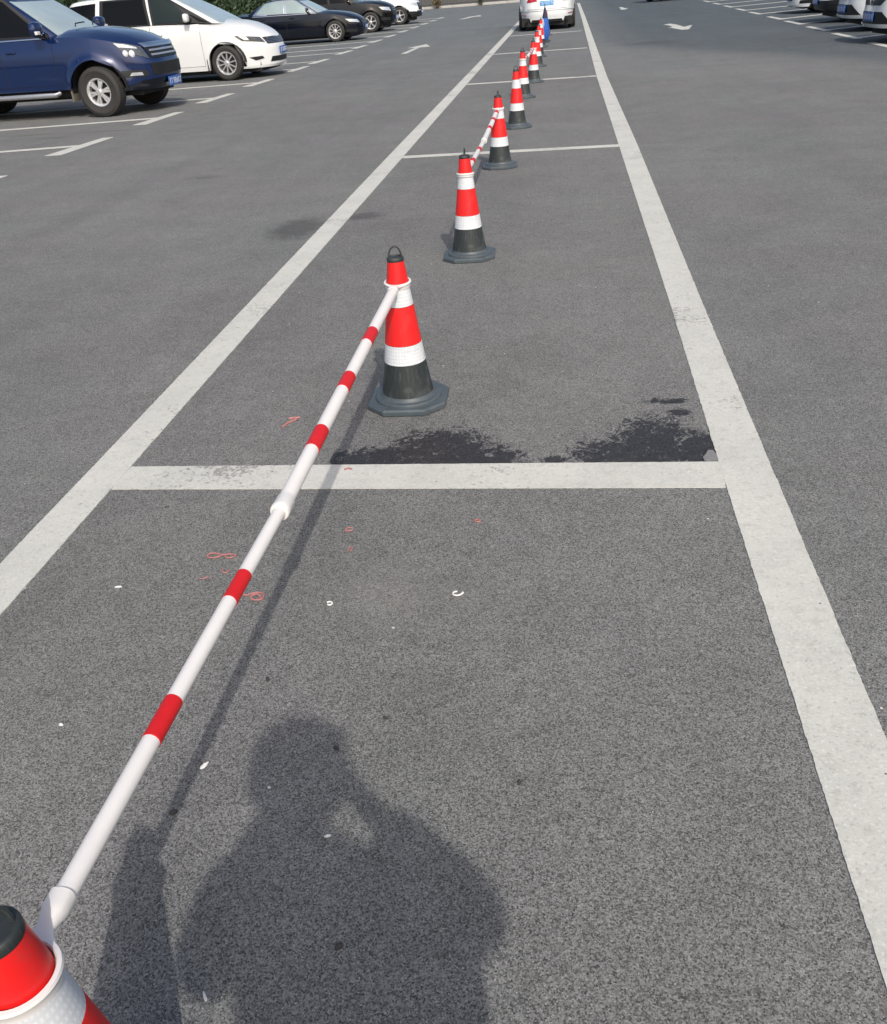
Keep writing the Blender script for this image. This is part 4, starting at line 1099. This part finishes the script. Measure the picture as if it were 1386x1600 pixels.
wire('plastic_scrap', 'small hooked pink scrap just below the pink double loop', 'litter', [(-.008, .014, z), (-.004, -.006, z), (.008, -.012, z), (.014, .002, z)], .0020, M_PINK, (-1.034, 2.124), 0, GP)
wire('plastic_scrap', 'faint short pink scrap farthest left on the asphalt', 'litter', [(-.014, -.004, z), (.0, -.004, z), (.012, .008, z)], .0017, M_PINK, (-1.085, 2.085), 0, GP)
wire('plastic_scrap', 'pink scrap lying on the white cross line', 'litter', [(-.014, -.004, z + .004), (.0, .004, z + .004), (.014, -.003, z + .004)], .0028, M_PINK, (-.780, 2.772), 0, GP)
wire('plastic_scrap', 'tiny oval pink ring below the cross line right of the pole shadow', 'litter', [(-.010, -.008, z), (-.006, .010, z), (.008, .011, z), (.010, -.006, z)], .0020, M_PINK, (-.692, 2.361), 0, GP, True)
wire('plastic_scrap', 'tiny pair of pink slivers below the small pink ring', 'litter', [(-.008, -.011, z), (-.004, .010, z), (.004, .008, z), (.001, -.010, z)], .0017, M_PINK, (-.662, 2.245), 0, GP)
wire('plastic_scrap', 'faint brownish pink scrap near the middle of the bay', 'litter', [(-.010, .0, z), (.0, .009, z), (.010, .0, z), (.0, -.008, z)], .0020, M_PINK, (-.277, 2.417), 0, GP, True)
GW = 'white scraps on the asphalt'
wire('white_clip', 'white U shaped clip at the right of the two clips', 'litter', [(-.003, .010, z), (-.013, .004, z), (-.012, -.007, z), (.003, -.009, z), (.015, .000, z + .002), (.012, .006, z)], .0024, M_WPL, (-.300, 2.021), 0, GW)
wire('white_clip', 'white U shaped clip at the left of the two clips, near the pole shadow', 'litter', [(-.008, .005, z), (.002, .008, z), (.009, .002, z), (.005, -.007, z), (-.003, -.007, z + .002)], .0025, M_WPL, (-.666, 1.965), 0, GW)
def chip(name, label, cat, loc, L, W_, rz, mat, group, th=.003, seed=1, lift=.0):
    rng = random.Random(seed); bm = bmesh.new(); n = 11; top = []; bot = []
    for k in range(n):
        a = 2 * PI * k / n; rr = rng.uniform(.72, 1.1)
        x, y = L * cos(a) * rr, W_ * sin(a) * rr
        top.append(bm.verts.new((x * .85, y * .85, th * rng.uniform(.8, 1.4)))); bot.append(bm.verts.new((x, y, 0)))
    c = bm.verts.new((0, 0, th * 1.8))
    for k in range(n):
        bm.faces.new((bot[k], bot[(k + 1) % n], top[(k + 1) % n], top[k])); bm.faces.new((top[k], top[(k + 1) % n], c))
    o = obj(name, bm, mat, smooth=False); o.location = (loc[0], loc[1], .001 + lift); o.rotation_euler = (0, 0, rz)
    return tag(o, label, cat, group)
chip('paper_scrap', 'white leaf shaped scrap lying in the pole shadow', 'litter', (-.819, 1.349), .013, .005, RAD(58), M_WPL, GW, seed=2)
chip('paper_scrap', 'white leaf shaped scrap at the bottom between the two shadows', 'litter', (-.627, .824), .011, .0035, RAD(-55), M_WPL, GW, seed=3)
chip('paper_scrap', 'small grey white sliver inside the person shadow', 'litter', (-.486, 1.174), .009, .003, RAD(25), M_WPL, GW, seed=4)
chip('paper_scrap', 'thin white splinter left of the pole above the first wide band', 'litter', (-1.341, 2.035), .012, .0028, RAD(8), M_WPL, GW, seed=5)
chip('paper_scrap', 'tiny white crumb at the far left edge of the bay', 'litter', (-1.23, 1.461), .006, .004, 0, M_WPL, GW, seed=6)
o = sheet('paper_scrap', [[(.492, 2.822), (.541, 2.822), (.548, 2.845), (.541, 2.868), (.532, 2.902), (.515, 2.904), (.503, 2.872), (.490, 2.850)]], plain('pale_grey_patch', (.19, .19, .19), .9, var=.35, scale=90, bump=.4), .0026, .002)
tag(o, 'flat grey scrap at the inner corner of the cross line', 'litter', GW)
GK = 'dark pebbles on the asphalt'
for i, (x, y, sz, lb) in enumerate(((-.423, 1.519, .008, 'small dark pebble right above the person shadow'), (-.095, 1.338, .009, 'dark pebble on open asphalt right of the person shadow'),
        (-.523, 1.417, .009, 'dark crumb inside the head of the person shadow'), (-.409, .934, .010, 'brown crumb low inside the person shadow'), (-.755, 1.644, .009, 'dark flat crumb beside the pole shadow'), (-.84, 1.215, .010, 'dark crumb at the tip of the cone shadow'))):
    chip('pebble', lb, 'pebble', (x, y), sz, sz * .6, i * 1.3, M_STONE, GK, th=.004, seed=30 + i)

# ---------------------------------------------------------------- the photographer (only the shadow is in the picture)
M_SKIN = plain('skin', (.45, .27, .19), .5, var=.08); M_SHIRT = plain('shirt_cloth', (.12, .16, .22), .85, var=.15)
M_TROU = plain('trouser_cloth', (.05, .055, .07), .85, var=.15); M_HAIR = plain('black_hair', (.012, .010, .009), .5); M_SHOE = plain('shoe', (.06, .06, .06), .6)
def skin(name, nodes, edges, mat, parent, root=0, sub=2):
    me = bpy.data.meshes.new(name); me.from_pydata([n[0] for n in nodes], edges, []); o = bpy.data.objects.new(name, me); COL.objects.link(o)
    o.modifiers.new('Skin', 'SKIN')
    for i, n in enumerate(nodes):
        r = n[1]; me.skin_vertices[0].data[i].radius = r if isinstance(r, tuple) else (r, r); me.skin_vertices[0].data[i].use_root = (i == root)
    ss = o.modifiers.new('Sub', 'SUBSURF'); ss.levels = sub; ss.render_levels = sub
    me.materials.append(mat)
    o.modifiers['Skin'].use_smooth_shade = True
    if parent: o.parent = parent
    return o
def person():
    t = thing('person', 'person in dark shirt holding up a phone, whose shadow falls on the foreground', 'person', (0, 0, 0))
    hx, hy = .012, -.262      # body centre
    N = []; E = []
    def add(p, r, par=None):
        N.append((p, r)); i = len(N) - 1
        if par is not None: E.append((par, i))
        return i
    pel = add((hx, hy - .02, .93), (.15, .11)); ab = add((hx, hy - .02, 1.08), (.13, .10), pel); ch = add((hx, hy - .01, 1.24), (.155, .11), ab)
    up = add((hx, hy, 1.36), (.14, .085), ch); nk = add((hx, hy + .02, 1.445), .052, up); jw = add((hx, hy + .05, 1.51), .062, nk)
    hd = add((hx, hy + .055, 1.575), (.076, .090), jw); tp = add((hx, hy + .045, 1.635), (.062, .072), hd)
    SH = {}
    EL = {1: (.325, -.17, 1.18), -1: (-.245, -.20, 1.07)}; WR = {1: (.088, -.075, 1.40), -1: (-.075, -.075, 1.40)}
    for sd in (1, -1):
        s = add((hx + sd * .175, hy, 1.345), .060, up); e = add(EL[sd], .042, s); w = add(WR[sd], .028, e); hnd = add((WR[sd][0] - sd * .018, WR[sd][1] + .02, WR[sd][2] + .045), (.034, .020), w)
        hp = add((hx + sd * .09, hy - .02, .88), .085, pel); k = add((hx + sd * .10, hy + .02, .50), .055, hp); an = add((hx + sd * .11, hy - .03, .10), .038, k); ft = add((hx + sd * .12, hy + .10, .045), .036, an)
    skin('body', N, E, M_SKIN, t)
    # fingers, each its own chain closing round the phone edge
    for sd in (1, -1):
        base = Vector((WR[sd][0] - sd * .018, WR[sd][1] + .02, WR[sd][2] + .045))
        for j, L in enumerate((.050, .058, .054, .042)):
            b = base + Vector((-sd * .012, -.012, .018 - .021 * j + .02))
            nn = [(tuple(b), .009), (tuple(b + Vector((-sd * L * .45, .012, .008))), .0085), (tuple(b + Vector((-sd * L * .85, .016, .010))), .0075)]
            skin('finger', nn, [(0, 1), (1, 2)], M_SKIN, t, 0, 1)
        b = base + Vector((-sd * .005, -.018, .0)); nn = [(tuple(b), .011), (tuple(b + Vector((-sd * .018, -.016, .028))), .0095), (tuple(b + Vector((-sd * .022, -.012, .05))), .0085)]
        skin('thumb', nn, [(0, 1), (1, 2)], M_SKIN, t, 0, 1)
    # shirt
    N = []; E = []
    pel = add((hx + .115, hy - .02, .82), (.44, .17)); ab = add((hx + .095, hy - .02, 1.03), (.41, .165), pel); ch = add((hx + .01, hy - .01, 1.20), (.245, .15), ab); up = add((hx, hy, 1.345), (.125, .090), ch); nk = add((hx, hy + .012, 1.415), .062, up)
    for sd in (1, -1):
        s = add((hx + sd * .17, hy, 1.335 if sd > 0 else 1.30), .074 if sd > 0 else .066, up); m = Vector((hx + sd * .18, hy, 1.335)).lerp(Vector(EL[sd]), .9); e = add(tuple(m), .066, s)
        f = add(tuple(Vector(EL[sd]).lerp(Vector(WR[sd]), .15)), .084 if sd > 0 else .066, e); f = add(tuple(Vector(EL[sd]).lerp(Vector(WR[sd]), .85)), .048, f)
    skin('shirt', N, E, M_SHIRT, t)
    N = []; E = []
    pel = add((hx, hy - .02, .94), (.172, .128))
    for sd in (1, -1):
        hp = add((hx + sd * .09, hy - .02, .86), .105, pel); k = add((hx + sd * .10, hy + .015, .50), .078, hp); an = add((hx + sd * .11, hy - .03, .12), .062, k)
    skin('trousers', N, E, M_TROU, t)
    bm = bmesh.new(); bmesh.ops.create_uvsphere(bm, u_segments=28, v_segments=18, radius=1)
    for v in bm.verts:
        c = v.co.copy(); f = 1.0 + .04 * noise.noise(c * 3)
        v.co = Vector((hx + .012 + c.x * .118 * f, hy + .035 + c.y * .125 * f, 1.625 + c.z * .125 * f))
    bmesh.ops.delete(bm, geom=[v for v in bm.verts if v.co.y > hy + .10 and v.co.z < 1.65 or v.co.z < 1.52], context='VERTS')
    obj('hair', bm, M_HAIR, t)
    for sd in (1, -1):
        bm = bmesh.new(); bmesh.ops.create_uvsphere(bm, u_segments=10, v_segments=8, radius=1)
        for v in bm.verts: v.co = Vector((hx + sd * .092 + v.co.x * .010, hy + .05 + v.co.y * .018, 1.565 + v.co.z * .030))
        obj('ear', bm, M_SKIN, t)
        bm = bmesh.new(); bmesh.ops.create_uvsphere(bm, u_segments=10, v_segments=8, radius=.012)
        for v in bm.verts: v.co += Vector((hx + sd * .032, hy + .140, 1.575))
        obj('eye', bm, M_HAIR, t)
        bm = bmesh.new(); box(bm, hx + sd * .115 - .048, hx + sd * .115 + .048, hy - .10, hy + .17, .001, .085, .03); obj('shoe', bm, M_SHOE, t)
    bm = bmesh.new(); tube(bm, [(hx, hy + .143, 1.585), (hx, hy + .165, 1.55), (hx, hy + .15, 1.54)], [.008, .014, .008], 8); obj('nose', bm, M_SKIN, t)
    bm = bmesh.new(); tube(bm, [(hx - .025, hy + .128, 1.508), (hx, hy + .138, 1.505), (hx + .025, hy + .128, 1.508)], [.003, .006, .003], 8); obj('mouth', bm, plain('lips', (.35, .12, .1), .5), t)
    # the phone, just behind the lens
    bm = bmesh.new(); box(bm, -.038, .038, -.075, .080, .010, .019, .003)
    p = obj('phone', bm, M_BLACK); p.matrix_world = cam.matrix_world @ Matrix.Translation((0.02, -.055, 0.0)); tag(p, 'black phone held up by the person, seen only in the shadow', 'phone')
person()
